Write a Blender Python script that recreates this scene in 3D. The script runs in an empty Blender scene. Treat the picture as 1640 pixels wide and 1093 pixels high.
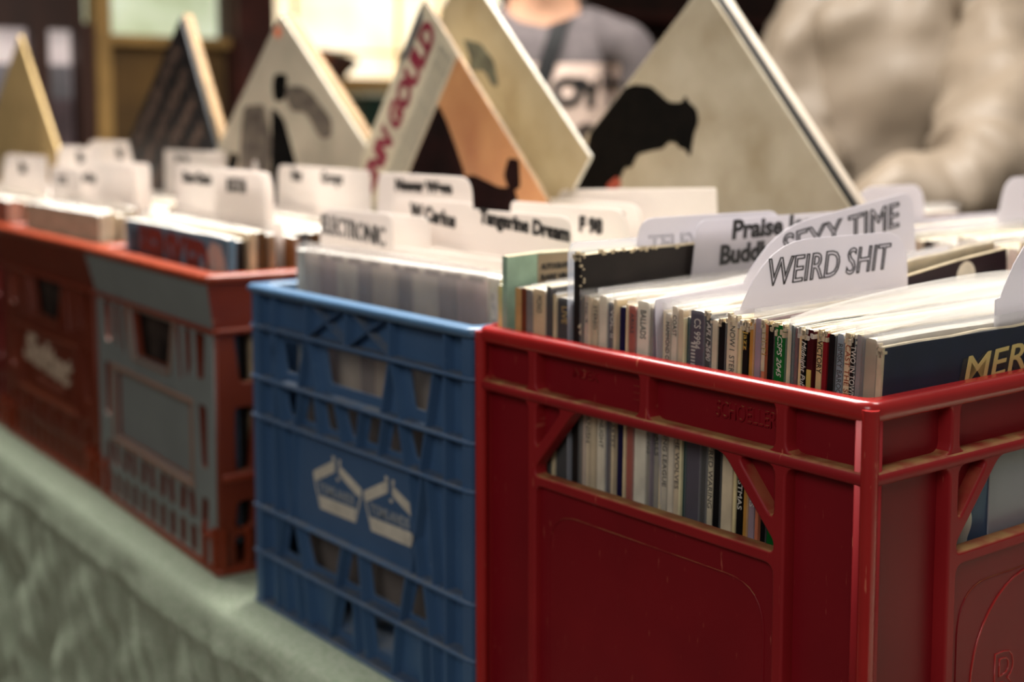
import bpy, bmesh, math, random
from mathutils import Matrix, Vector, noise
random.seed(7)
R = math.radians
sc = bpy.context.scene
COL = sc.collection

# ------------------------------------------------------------------ camera, light, exposure
HEAD = R(37.9)            # the row of crates runs 37.9 degrees left of the view heading
PITCH = R(5.5)
cam_d = bpy.data.cameras.new('camera'); cam = bpy.data.objects.new('camera', cam_d); COL.objects.link(cam)
cam.location = (.451, -.594, .442)
_f = Vector((-math.cos(HEAD), math.sin(HEAD), 0)); _r = Vector((_f.y, -_f.x, 0))
_fw = _f * math.cos(PITCH) + Vector((0, 0, -math.sin(PITCH))); _u = _r.cross(_fw)
cam.rotation_euler = Matrix((_r, _u, -_fw)).transposed().to_euler()
cam_d.sensor_width = 36; cam_d.lens = 36 * 2200 / 1640
cam_d.shift_y = -.0879; cam_d.clip_start = .02
cam_d.dof.use_dof = True; cam_d.dof.focus_distance = .79; cam_d.dof.aperture_fstop = 4.6
sc.camera = cam

w = bpy.data.worlds.new('world'); sc.world = w; w.use_nodes = True
w.node_tree.nodes['Background'].inputs[0].default_value = (1, .93, .84, 1)
w.node_tree.nodes['Background'].inputs[1].default_value = .10

def area(name, loc, target, size, power, col):
    l = bpy.data.lights.new(name, 'AREA'); l.shape = 'RECTANGLE'; l.size, l.size_y = size
    l.energy = power; l.color = col
    o = bpy.data.objects.new(name, l); COL.objects.link(o); o.location = loc
    o.rotation_euler = (Vector(target) - Vector(loc)).to_track_quat('-Z', 'Y').to_euler()
    return o
area('unseen_area_light', (-1.15, .62, 1.75), (-.75, .15, .3), (1.0, .5), 100, (1, .96, .90))
area('unseen_area_light', (.1, .9, 1.9), (-.2, .15, .3), (.8, .5), 20, (1, .95, .88))
area('unseen_area_light', (1.1, -2.0, 1.6), (-.5, 0, .1), (1.2, .8), 22, (1, .97, .93))  # added fill from the front, no lamp hangs here
area('unseen_area_light', (-1.45, -.02, 1.9), (-1.45, .0, .0), (.9, .35), 24, (1, .96, .90))

sc.view_settings.view_transform = 'Standard'; sc.view_settings.look = 'None'
sc.view_settings.gamma = 1; sc.view_settings.use_curve_mapping = False
sc.view_settings.exposure = 0.0
sc.cycles.max_bounces = 8; sc.cycles.transparent_max_bounces = 24

# ------------------------------------------------------------------ materials
MATS = {}
def lin(c):
    return tuple(((x / 255) / 12.92 if x <= 10 else (((x / 255) + .055) / 1.055) ** 2.4) for x in c)
def mat(name, rgb, rough=.5, var=.12, scale=30, bump=0.0, spec=.5, metal=0, stretch=(1, 1, 1), emit=0, var_col=None, coat=0):
    if name in MATS: return MATS[name]
    m = bpy.data.materials.new(name); m.use_nodes = True; nt = m.node_tree; N = nt.nodes; L = nt.links
    p = N['Principled BSDF']; c = lin(rgb)
    tc = N.new('ShaderNodeTexCoord'); mp = N.new('ShaderNodeMapping'); mp.inputs['Scale'].default_value = stretch
    L.new(tc.outputs['Object'], mp.inputs[0])
    n = N.new('ShaderNodeTexNoise'); n.inputs['Scale'].default_value = scale; n.inputs['Detail'].default_value = 5
    L.new(mp.outputs[0], n.inputs['Vector'])
    mx = N.new('ShaderNodeMix'); mx.data_type = 'RGBA'
    c2 = lin(var_col) if var_col else tuple(min(1, x * (1 - 2.2 * var)) for x in c)
    mx.inputs['A'].default_value = (*c, 1); mx.inputs['B'].default_value = (*c2, 1)
    rp = N.new('ShaderNodeMapRange'); rp.inputs[1].default_value = .35; rp.inputs[2].default_value = .75
    L.new(n.outputs[0], rp.inputs[0]); L.new(rp.outputs[0], mx.inputs['Factor'])
    L.new(mx.outputs['Result'], p.inputs['Base Color'])
    p.inputs['Roughness'].default_value = rough; p.inputs['Metallic'].default_value = metal
    p.inputs['Specular IOR Level'].default_value = spec; p.inputs['Coat Weight'].default_value = coat
    if emit:
        L.new(mx.outputs['Result'], p.inputs['Emission Color']); p.inputs['Emission Strength'].default_value = emit
    if bump:
        b = N.new('ShaderNodeBump'); b.inputs['Strength'].default_value = bump; b.inputs['Distance'].default_value = .001
        L.new(n.outputs[0], b.inputs['Height']); L.new(b.outputs[0], p.inputs['Normal'])
    MATS[name] = m; return m

def plastic(name, rgb, rgb2, dust=0.0, scratch=.25, rough=.32, dust_rgb=(176, 140, 88), scr_rgb=(215, 120, 95)):
    """moulded crate plastic: blotchy colour, fine scratches, dust where a ledge faces up"""
    if name in MATS: return MATS[name]
    m = bpy.data.materials.new(name); m.use_nodes = True; nt = m.node_tree; N = nt.nodes; L = nt.links
    p = N['Principled BSDF']; tc = N.new('ShaderNodeTexCoord')
    n = N.new('ShaderNodeTexNoise'); n.inputs['Scale'].default_value = 14; n.inputs['Detail'].default_value = 6
    L.new(tc.outputs['Object'], n.inputs['Vector'])
    mx = N.new('ShaderNodeMix'); mx.data_type = 'RGBA'
    mx.inputs['A'].default_value = (*lin(rgb), 1); mx.inputs['B'].default_value = (*lin(rgb2), 1)
    L.new(n.outputs[0], mx.inputs['Factor'])
    # scratches: strongly stretched, rotated noise cut to thin streaks
    mp = N.new('ShaderNodeMapping'); mp.inputs['Rotation'].default_value = (.5, .9, .4); mp.inputs['Scale'].default_value = (420, 14, 60)
    L.new(tc.outputs['Object'], mp.inputs[0])
    s = N.new('ShaderNodeTexNoise'); s.inputs['Scale'].default_value = 1; s.inputs['Detail'].default_value = 2
    L.new(mp.outputs[0], s.inputs['Vector'])
    sr = N.new('ShaderNodeMapRange'); sr.inputs[1].default_value = .70; sr.inputs[2].default_value = .76; sr.inputs[4].default_value = scratch
    L.new(s.outputs[0], sr.inputs[0])
    m2 = N.new('ShaderNodeMix'); m2.data_type = 'RGBA'; m2.inputs['B'].default_value = (*lin(scr_rgb), 1)
    L.new(mx.outputs['Result'], m2.inputs['A']); L.new(sr.outputs[0], m2.inputs['Factor'])
    last = m2
    if 'dusty' in name or 'rib' in name: p.inputs['Specular IOR Level'].default_value = .28
    if dust:
        g = N.new('ShaderNodeNewGeometry'); sx = N.new('ShaderNodeSeparateXYZ'); L.new(g.outputs['True Normal'], sx.inputs[0])
        d = N.new('ShaderNodeMapRange'); d.inputs[1].default_value = .55; d.inputs[2].default_value = .9
        L.new(sx.outputs['Z'], d.inputs[0])
        n3 = N.new('ShaderNodeTexNoise'); n3.inputs['Scale'].default_value = 60; n3.inputs['Detail'].default_value = 6
        L.new(tc.outputs['Object'], n3.inputs['Vector'])
        d2 = N.new('ShaderNodeMapRange'); d2.inputs[1].default_value = .3; d2.inputs[2].default_value = .62; d2.inputs[4].default_value = dust
        L.new(n3.outputs[0], d2.inputs[0])
        mu = N.new('ShaderNodeMath'); mu.operation = 'MULTIPLY'; L.new(d.outputs[0], mu.inputs[0]); L.new(d2.outputs[0], mu.inputs[1])
        m3 = N.new('ShaderNodeMix'); m3.data_type = 'RGBA'; m3.inputs['B'].default_value = (*lin(dust_rgb), 1)
        L.new(m2.outputs['Result'], m3.inputs['A']); L.new(mu.outputs[0], m3.inputs['Factor']); last = m3
        ra = N.new('ShaderNodeMapRange'); ra.inputs[3].default_value = rough; ra.inputs[4].default_value = .8
        L.new(mu.outputs[0], ra.inputs[0]); L.new(ra.outputs[0], p.inputs['Roughness'])
    else:
        p.inputs['Roughness'].default_value = rough
    L.new(last.outputs['Result'], p.inputs['Base Color'])
    b = N.new('ShaderNodeBump'); b.inputs['Strength'].default_value = .12; b.inputs['Distance'].default_value = .001
    L.new(n.outputs[0], b.inputs['Height']); L.new(b.outputs[0], p.inputs['Normal'])
    MATS[name] = m; return m

def film(name, rgb, alpha, rough=.3, trans=.5, var=0):
    """thin plastic sheet: part clear, part milky and shining"""
    if name in MATS: return MATS[name]
    m = bpy.data.materials.new(name); m.use_nodes = True; nt = m.node_tree; N = nt.nodes; L = nt.links
    p = N['Principled BSDF']; out = N['Material Output']
    p.inputs['Base Color'].default_value = (*lin(rgb), 1); p.inputs['Roughness'].default_value = rough
    tl = N.new('ShaderNodeBsdfTranslucent'); tl.inputs[0].default_value = (*lin(rgb), 1)
    a = N.new('ShaderNodeMixShader'); a.inputs[0].default_value = trans
    L.new(p.outputs[0], a.inputs[1]); L.new(tl.outputs[0], a.inputs[2])
    t = N.new('ShaderNodeBsdfTransparent'); b = N.new('ShaderNodeMixShader'); b.inputs[0].default_value = alpha
    L.new(t.outputs[0], b.inputs[1]); L.new(a.outputs[0], b.inputs[2]); L.new(b.outputs[0], out.inputs[0])
    if var:
        n = N.new('ShaderNodeTexNoise'); n.inputs['Scale'].default_value = 9
        tc = N.new('ShaderNodeTexCoord'); L.new(tc.outputs['Object'], n.inputs['Vector'])
        bu = N.new('ShaderNodeBump'); bu.inputs['Strength'].default_value = var; bu.inputs['Distance'].default_value = .01
        L.new(n.outputs[0], bu.inputs['Height']); L.new(bu.outputs[0], p.inputs['Normal'])
    MATS[name] = m; return m

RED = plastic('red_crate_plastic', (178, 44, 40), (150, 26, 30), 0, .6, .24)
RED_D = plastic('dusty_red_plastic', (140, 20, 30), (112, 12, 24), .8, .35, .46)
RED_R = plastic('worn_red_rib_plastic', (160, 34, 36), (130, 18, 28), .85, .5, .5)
BLUE = plastic('blue_crate_plastic', (92, 126, 158), (70, 102, 136), 0, .3, .3, scr_rgb=(150, 180, 205))
BLUE_D = plastic('dusty_blue_plastic', (82, 112, 148), (58, 88, 124), .45, .2, .4, (140, 130, 108), (120, 150, 180))
BROWN = plastic('rust_crate_plastic', (128, 52, 26), (90, 32, 18), .25, .2, .45, (165, 105, 60), (190, 110, 80))
RUST = plastic('rust_rim_plastic', (152, 62, 32), (112, 40, 24), 0, .4, .35, scr_rgb=(220, 150, 120))
EDGE = plastic('worn_tan_edge_plastic', (150, 104, 82), (122, 108, 98), 0, .3, .5)
DKRED = plastic('dark_red_crate_plastic', (120, 30, 24), (92, 20, 18), 0, .1, .4)
GREY = plastic('grey_crate_paint', (142, 150, 148), (118, 126, 124), .3, .2, .55, (175, 130, 90), (170, 120, 90))
CARD = mat('white_card_edge', (232, 224, 208), .8, .14, 60, .2)
CARD2 = mat('cream_card_edge', (214, 196, 162), .8, .2, 60, .3)
PAPERW = mat('paper_white_top', (244, 240, 232), .7, .08, 50)
INK = mat('black_ink', (14, 13, 14), .6, 0)
WHITEINK = mat('white_ink', (226, 220, 206), .6, .1)
GOLD = mat('gold_ink', (206, 168, 78), .5, .1)
DIV = film('milky_divider_plastic', (208, 204, 210), .80, .34, .4)
DIV2 = film('bright_divider_plastic', (240, 233, 228), .94, .45, .45)
SLV = film('clear_sleeve_plastic', (240, 240, 240), .11, .14, .3, .35)
SLV2 = film('very_clear_sleeve_plastic', (235, 238, 242), .035, .1, .2)
SLVTOP = film('sleeve_flap_plastic', (222, 220, 218), .30, .18, .4, .4)
FROST = film('frosted_sheet_plastic', (212, 198, 190), .24, .3, .4)

# ------------------------------------------------------------------ builders
def obj(name, bm, mats, parent=None, smooth=False):
    me = bm if isinstance(bm, bpy.types.Mesh) else bpy.data.meshes.new(name)
    if not isinstance(bm, bpy.types.Mesh):
        bm.normal_update(); bm.to_mesh(me); bm.free()
    for m in (mats if isinstance(mats, (list, tuple)) else [mats]): me.materials.append(m)
    if smooth:
        for p in me.polygons: p.use_smooth = True
    o = bpy.data.objects.new(name, me); COL.objects.link(o)
    if parent: o.parent = parent
    return o
def thing(name, label, cat, loc=(0, 0, 0), rot=(0, 0, 0), group=None):
    o = bpy.data.objects.new(name, None); COL.objects.link(o); o.empty_display_size = .02
    o.location = loc; o.rotation_euler = rot; return tag(o, label, cat, group)
def tag(o, label, cat, group=None):
    o['label'] = label; o['category'] = cat
    if group: o['group'] = group
    return o
def struct(name, bm, m, parent=None):
    o = obj(name, bm, m, parent)
    if not parent: o['kind'] = 'structure'
    return o
def box(bm, a, b, mi=0, M=None):
    """axis box from corner a to corner b"""
    vs = [bm.verts.new(Vector((x, y, z)) if M is None else M @ Vector((x, y, z))) for x in (a[0], b[0]) for y in (a[1], b[1]) for z in (a[2], b[2])]
    for q in ((0, 1, 3, 2), (4, 6, 7, 5), (0, 4, 5, 1), (2, 3, 7, 6), (0, 2, 6, 4), (1, 5, 7, 3)):
        f = bm.faces.new([vs[i] for i in q]); f.material_index = mi
    return vs
def new_box(a, b):
    bm = bmesh.new(); box(bm, a, b); return bm
def rr(pts, r=.005, n=4):
    """polygon with rounded corners"""
    out = []; k = len(pts)
    for i in range(k):
        p = Vector(pts[i]); a = Vector(pts[i - 1]) - p; b = Vector(pts[(i + 1) % k]) - p
        q = min(r, a.length * .45, b.length * .45); s = p + a.normalized() * q; e = p + b.normalized() * q
        for j in range(n + 1):
            t = j / n; out.append((s * (1 - t) ** 2 + p * 2 * t * (1 - t) + e * t * t)[:])
    return out
def rect(u0, v0, u1, v1): return [(u0, v0), (u1, v0), (u1, v1), (u0, v1)]
def plate(bm, outer, holes, thick, bev, M, mi=0, res=2):
    """flat shape with holes, given thickness and rounded edges; M maps (u, v, w)"""
    c = bpy.data.curves.new('c', 'CURVE'); c.dimensions = '2D'; c.fill_mode = 'BOTH'
    bev = min(bev, thick * .49); c.extrude = thick / 2 - bev; c.bevel_depth = bev; c.bevel_resolution = res; c.offset = -bev
    for P in [outer] + list(holes):
        s = c.splines.new('POLY'); s.points.add(len(P) - 1); s.use_cyclic_u = True
        for p, q in zip(s.points, P): p.co = (q[0], q[1], 0, 1)
    _absorb(bm, c, M, mi)
def _absorb(bm, c, M, mi=0):
    o = bpy.data.objects.new('t', c); me = bpy.data.meshes.new_from_object(o)
    n0 = len(bm.verts); f0 = len(bm.faces); bm.from_mesh(me)
    bm.verts.ensure_lookup_table(); bm.faces.ensure_lookup_table()
    for v in bm.verts[n0:]: v.co = M @ v.co
    for f in bm.faces[f0:]: f.material_index = mi
    bpy.data.meshes.remove(me); bpy.data.objects.remove(o); bpy.data.curves.remove(c)
def axes(o, u, v, n):
    """matrix with origin o and columns u, v, n"""
    m = Matrix((Vector(u), Vector(v), Vector(n))).transposed().to_4x4(); m.translation = Vector(o); return m
def lettering(bm, txt, size, M, width=None, shear=0, bold=0, outline=0, depth=.0002, spacing=1.0, line=.9, mi=0, yscale=1):
    """letters centred on the origin of M; outline > 0 draws hollow letters"""
    c = bpy.data.curves.new('t', 'FONT'); c.body = txt; c.size = size; c.shear = shear; c.align_x = 'CENTER'; c.align_y = 'CENTER'
    c.space_character = spacing; c.space_line = line; c.resolution_u = 3
    if outline: c.fill_mode = 'NONE'; c.bevel_depth = outline; c.bevel_resolution = 1
    else: c.offset = bold; c.extrude = depth
    if width:
        o = bpy.data.objects.new('m', c); me = bpy.data.meshes.new_from_object(o)
        xs = [v.co.x for v in me.vertices] or [0, 1]; k = width / (max(xs) - min(xs))
        bpy.data.meshes.remove(me); bpy.data.objects.remove(o)
        M = M @ Matrix.Diagonal((k, yscale, 1, 1))
    _absorb(bm, c, M, mi)
def ring(bm, W, D, z0, z1, out, inn, cr, bev, mi=0, x0=0, y0=0):
    plate(bm, rr(rect(x0 - out, y0 - out, x0 + W + out, y0 + D + out), cr, 6), [rr(rect(x0 + inn, y0 + inn, x0 + W - inn, y0 + D - inn), max(.002, cr - .006), 4)],
          z1 - z0, bev, Matrix.Translation((0, 0, (z0 + z1) / 2)), mi, 3)
def tube(bm, pts, r, seg=8, mi=0, closed=False):
    c = bpy.data.curves.new('c', 'CURVE'); c.dimensions = '3D'; c.bevel_depth = r; c.bevel_resolution = 2; c.use_fill_caps = True
    s = c.splines.new('POLY'); s.points.add(len(pts) - 1); s.use_cyclic_u = closed
    for p, q in zip(s.points, pts): p.co = (*q, 1)
    _absorb(bm, c, Matrix.Identity(4), mi)

# frames of the four walls of a crate of size W x D: (u along, v up, n outward)
def wall_frame(side, W, D):
    return {'front': axes((0, 0, 0), (1, 0, 0), (0, 0, 1), (0, -1, 0)), 'right': axes((W, 0, 0), (0, 1, 0), (0, 0, 1), (1, 0, 0)),
            'back': axes((W, D, 0), (-1, 0, 0), (0, 0, 1), (0, 1, 0)), 'left': axes((0, D, 0), (0, -1, 0), (0, 0, 1), (-1, 0, 0))}[side]
def at(M, w): return M @ Matrix.Translation((0, 0, w))
TZ = -.018                 # height of the cloth
H = .308

# ------------------------------------------------------------------ the setting
def build_setting():
    FZ = -.78
    struct('floor', new_box((-4, -3.5, FZ - .05), (3.0, 7, FZ)), mat('floor_boards', (86, 66, 50), .6, .2, 6, 0, stretch=(1, 8, 1)))
    DB = mat('dark_brown_wood', (66, 34, 22), .6, .3, 8, 0, stretch=(1, 1, .2)); RB = mat('red_brown_wood', (84, 36, 26), .6, .25, 8)
    CR = mat('ochre_wood', (188, 146, 84), .6, .2, 9); OL = mat('olive_brown_panel', (118, 86, 42), .7, .4, 5, var_col=(66, 46, 20))
    wt = 2.1; X = -3.5
    # the far wall, left of the view, pieces between its openings
    bm = bmesh.new()
    box(bm, (X - .12, -3.5, FZ), (X, .52, wt)); box(bm, (X - .12, .52, .70), (X, .905, wt)); box(bm, (X - .12, .52, FZ), (X, .905, .33))
    box(bm, (X - .12, 1.36, FZ), (X, 1.52, wt)); box(bm, (X - .12, 1.52, FZ), (X, 2.50, .30)); box(bm, (X - .12, 1.52, 1.1), (X, 2.50, wt))
    box(bm, (X - .12, .905, 1.0), (X, 1.36, wt)); box(bm, (X - .12, .905, FZ), (X, 1.36, .2)); box(bm, (X - .12, 2.5, FZ), (X, 7, wt))
    struct('wall_left', bm, DB)
    GL1 = mat('pale_glass_daylight', (205, 190, 186), .4, .25, 3, emit=.75, var_col=(150, 132, 138))
    GL2 = mat('green_glass_daylight', (206, 214, 190), .4, .3, 4, emit=.95, var_col=(150, 160, 120))
    GL3 = mat('warm_lit_window', (255, 244, 220), .4, .2, 3.5, emit=1.45, var_col=(244, 214, 156))
    wn = struct('window_1', new_box((X - .08, .52, .33), (X - .07, .905, .70)), GL1)
    bm = bmesh.new(); box(bm, (X - .06, .755, .33), (X, .80, .70)); box(bm, (X - .06, .885, .33), (X + .01, .93, .72)); box(bm, (X - .06, .52, .33), (X, .54, .70))
    struct('window_frame', bm, DB, wn)
    struct('window_gradient_sheet', new_box((X - .065, .54, .33), (X - .062, .885, .50)), mat('mauve_gradient_tone', (128, 106, 110), .9, .3, 3), wn)  # added sheet, its darker tone imitates the daylight gradient low in the pane
    struct('window_gradient_sheet', new_box((X - .068, .54, .48), (X - .066, .885, .60)), mat('grey_gradient_tone', (150, 144, 150), .9, .3, 3), wn)  # second added sheet, the middle tone of that daylight gradient
    wn = struct('window_2', new_box((X - .08, .905, .2), (X - .07, 1.36, 1.0)), GL2)
    bm = bmesh.new(); box(bm, (X - .05, .93, .2), (X + .03, .975, 1.0)); box(bm, (X - .05, .975, .66), (X + .02, 1.36, .69))
    struct('window_frame', bm, CR, wn)
    struct('window_panel', new_box((X - .05, .975, .2), (X - .02, 1.36, .665)), OL, wn)
    wn = struct('window_3', new_box((X - .08, 1.52, .3), (X - .07, 2.5, 1.1)), GL3)
    bm = bmesh.new()
    for z in (.56, .66): box(bm, (X - .06, 1.52, z), (X - .05, 2.5, z + .010 + .01 * (z == .56)))
    for y in (1.62, 2.02, 2.2): box(bm, (X - .06, y, .3), (X - .05, y + .014, 1.1))
    struct('window_frame', bm, mat('cream_sash', (236, 216, 170), .5, .1), wn)
    struct('trim_1', new_box((X, 1.37, FZ), (X + .05, 1.50, wt)), RB)
    bm = bmesh.new(); box(bm, (X, 1.5, .50), (X + .05, 2.5, .565)); struct('trim_2', bm, CR)
    t = thing('storage_box', 'dark green box below the bright window behind the crates', 'box', (-3.25, 1.80, .32))
    bm = bmesh.new(); box(bm, (-.12, -.16, 0), (.12, .30, .19)); bmesh.ops.bevel(bm, geom=bm.edges[:], offset=.01, segments=2, affect='EDGES')
    obj('box_body', bm, mat('dark_green_box', (28, 52, 40), .5, .2), t)
    bm = bmesh.new(); box(bm, (-.13, -.17, .19), (.13, .31, .205)); obj('box_lid', bm, mat('pale_box_lid', (200, 196, 170), .5, .1), t)
    t = thing('display_counter', 'dark counter standing under the bright window', 'counter', (-3.22, 1.95, FZ))
    bm = bmesh.new(); box(bm, (-.2, -.45, 0), (.2, .5, 1.08)); obj('counter_body', bm, DB, t)
    bm = bmesh.new(); box(bm, (-.22, -.47, 1.08), (.22, .52, 1.10)); obj('counter_top', bm, RB, t)
    # a brown ornament by the bright window
    t = thing('ornament', 'small dark brown ornament on the ledge of the bright window', 'ornament', (-3.45, 1.72, .565))
    bm = bmesh.new(); bmesh.ops.create_uvsphere(bm, u_segments=16, v_segments=10, radius=.055)
    for v in bm.verts: v.co = Vector((v.co.x * .7, v.co.y * 1.25 + .02 * math.sin(v.co.z * 60), v.co.z * .85 + .045))
    obj('ornament_body', bm, mat('dark_ornament', (76, 38, 20), .5, .4, 30), t, True)
    bm = bmesh.new(); bmesh.ops.create_uvsphere(bm, u_segments=12, v_segments=8, radius=.03)
    for v in bm.verts: v.co += Vector((0, -.045, .075))
    obj('ornament_top', bm, mat('orange_ornament', (170, 90, 40), .5, .4, 30), t, True)
    # shelf unit with things in the dark part of the wall
    t = thing('wall_shelf', 'dark brown shelf against the far wall behind the two people', 'shelf', (-3.36, 3.2, FZ))
    bm = bmesh.new(); box(bm, (-.13, -.66, 0), (-.11, 2.6, 2.2)); obj('back_panel', bm, DB, t)
    for z in (.9, 1.28, 1.58):
        bm = bmesh.new(); box(bm, (-.13, -.66, z), (.12, 2.6, z + .03)); obj('shelf_board', bm, RB, t)
    for i, (y, z, h, c, lab) in enumerate(((2.62, 1.31, .17, (196, 100, 40), 'orange jar on the dark wall shelf behind the grey shirt'), (2.85, 1.31, .2, (112, 60, 36), 'brown jar beside the orange jar on the wall shelf'),
                                (3.55, 1.31, .22, (160, 84, 40), 'amber jar on the dark shelf between the two people'), (3.75, 1.31, .16, (70, 64, 90), 'slate blue jar on the dark shelf between the two people'))):
        j = thing('jar', lab, 'jar', (-3.33, y, FZ + z), group='jars on the far shelf')
        bm = bmesh.new(); bmesh.ops.create_cone(bm, cap_ends=True, segments=20, radius1=.06, radius2=.05, depth=h)
        for v in bm.verts: v.co.z += h / 2
        obj('jar_body', bm, mat('jar_%d' % i, c, .3, .2), j, True)
        bm = bmesh.new(); bmesh.ops.create_cone(bm, cap_ends=True, segments=20, radius1=.045, radius2=.045, depth=.02)
        for v in bm.verts: v.co.z += h + .01
        obj('jar_lid', bm, mat('jar_lid', (40, 30, 24), .4, .1), j)
    # table and its cloth
    t = thing('display_table', 'long table standing under the green cloth', 'table', (-1.1, .4, FZ))
    bm = bmesh.new(); box(bm, (-1.5, -.395, -FZ + TZ - .03), (1.68, .4, -FZ + TZ - .003)); obj('tabletop', bm, DB, t)
    for x in (-1.4, 1.6):
        for y in (-.33, .36): obj('leg', new_box((x - .02, y - .02, 0), (x + .02, y + .02, -FZ + TZ - .03)), DB, t)
    bm = bmesh.new(); nx = 560; rows = []
    prof = [(.85, TZ)] + [(.84 - i * .13, TZ) for i in range(7)] + [(-.028, TZ), (-.036, TZ - .0012), (-.041, TZ - .005), (-.0435, TZ - .012)]
    zs = [TZ - .02 - .006 * i for i in range(50)] + [TZ - .33 - .03 * i for i in range(14)]
    for (y, z) in prof: rows.append([(y, z)] * (nx + 1))
    for k, z in enumerate(zs):
        row = []
        for i in range(nx + 1):
            x = -2.7 + 3.4 * i / nx; d = min(1, (TZ - z) / .28)
            yy = -.045 - .012 * d - d * .012 * (math.sin(x * 21 + z * 6) + .7 * math.sin(x * 37 + 1.3 - z * 15) + .5 * math.sin(x * 63 + z * 21 + 2 * math.sin(x * 5)))
            yy -= min(1, d * 2.2) * .0016 * (math.sin(x * 95 + z * 60) + math.sin(x * 60 - z * 95))
            q = noise.noise(Vector((x * 17 + z * 11, z * 7 - x * 3, 3.1))); q2 = noise.noise(Vector((x * 48 + z * 36, z * 16, 7.7)))
            yy -= min(1, d * 3) * (.020 * abs(q) + .006 * abs(q2))
            if abs(z - (TZ - .035)) < .0035: yy -= .0025
            row.append((yy, z))
        rows.append(row)
    grid = []
    for row in rows:
        g = []
        for i, (y, z) in enumerate(row):
            x = -2.7 + 3.4 * i / nx
            if y < .02: y += max(0, -.75 - x) * .045
            g.append(bm.verts.new((x, y, z)))
        grid.append(g)
    for a, b in zip(grid, grid[1:]):
        for i in range(nx): bm.faces.new((a[i], b[i], b[i + 1], a[i + 1]))
    CL = mat('sage_green_cloth', (184, 192, 172), .95, .18, 260, .3, spec=.1, var_col=(142, 160, 132))
    tag(obj('tablecloth', bm, CL, None, True), 'pale sage green cloth draped over the table edge under all crates', 'tablecloth')
build_setting()

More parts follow.
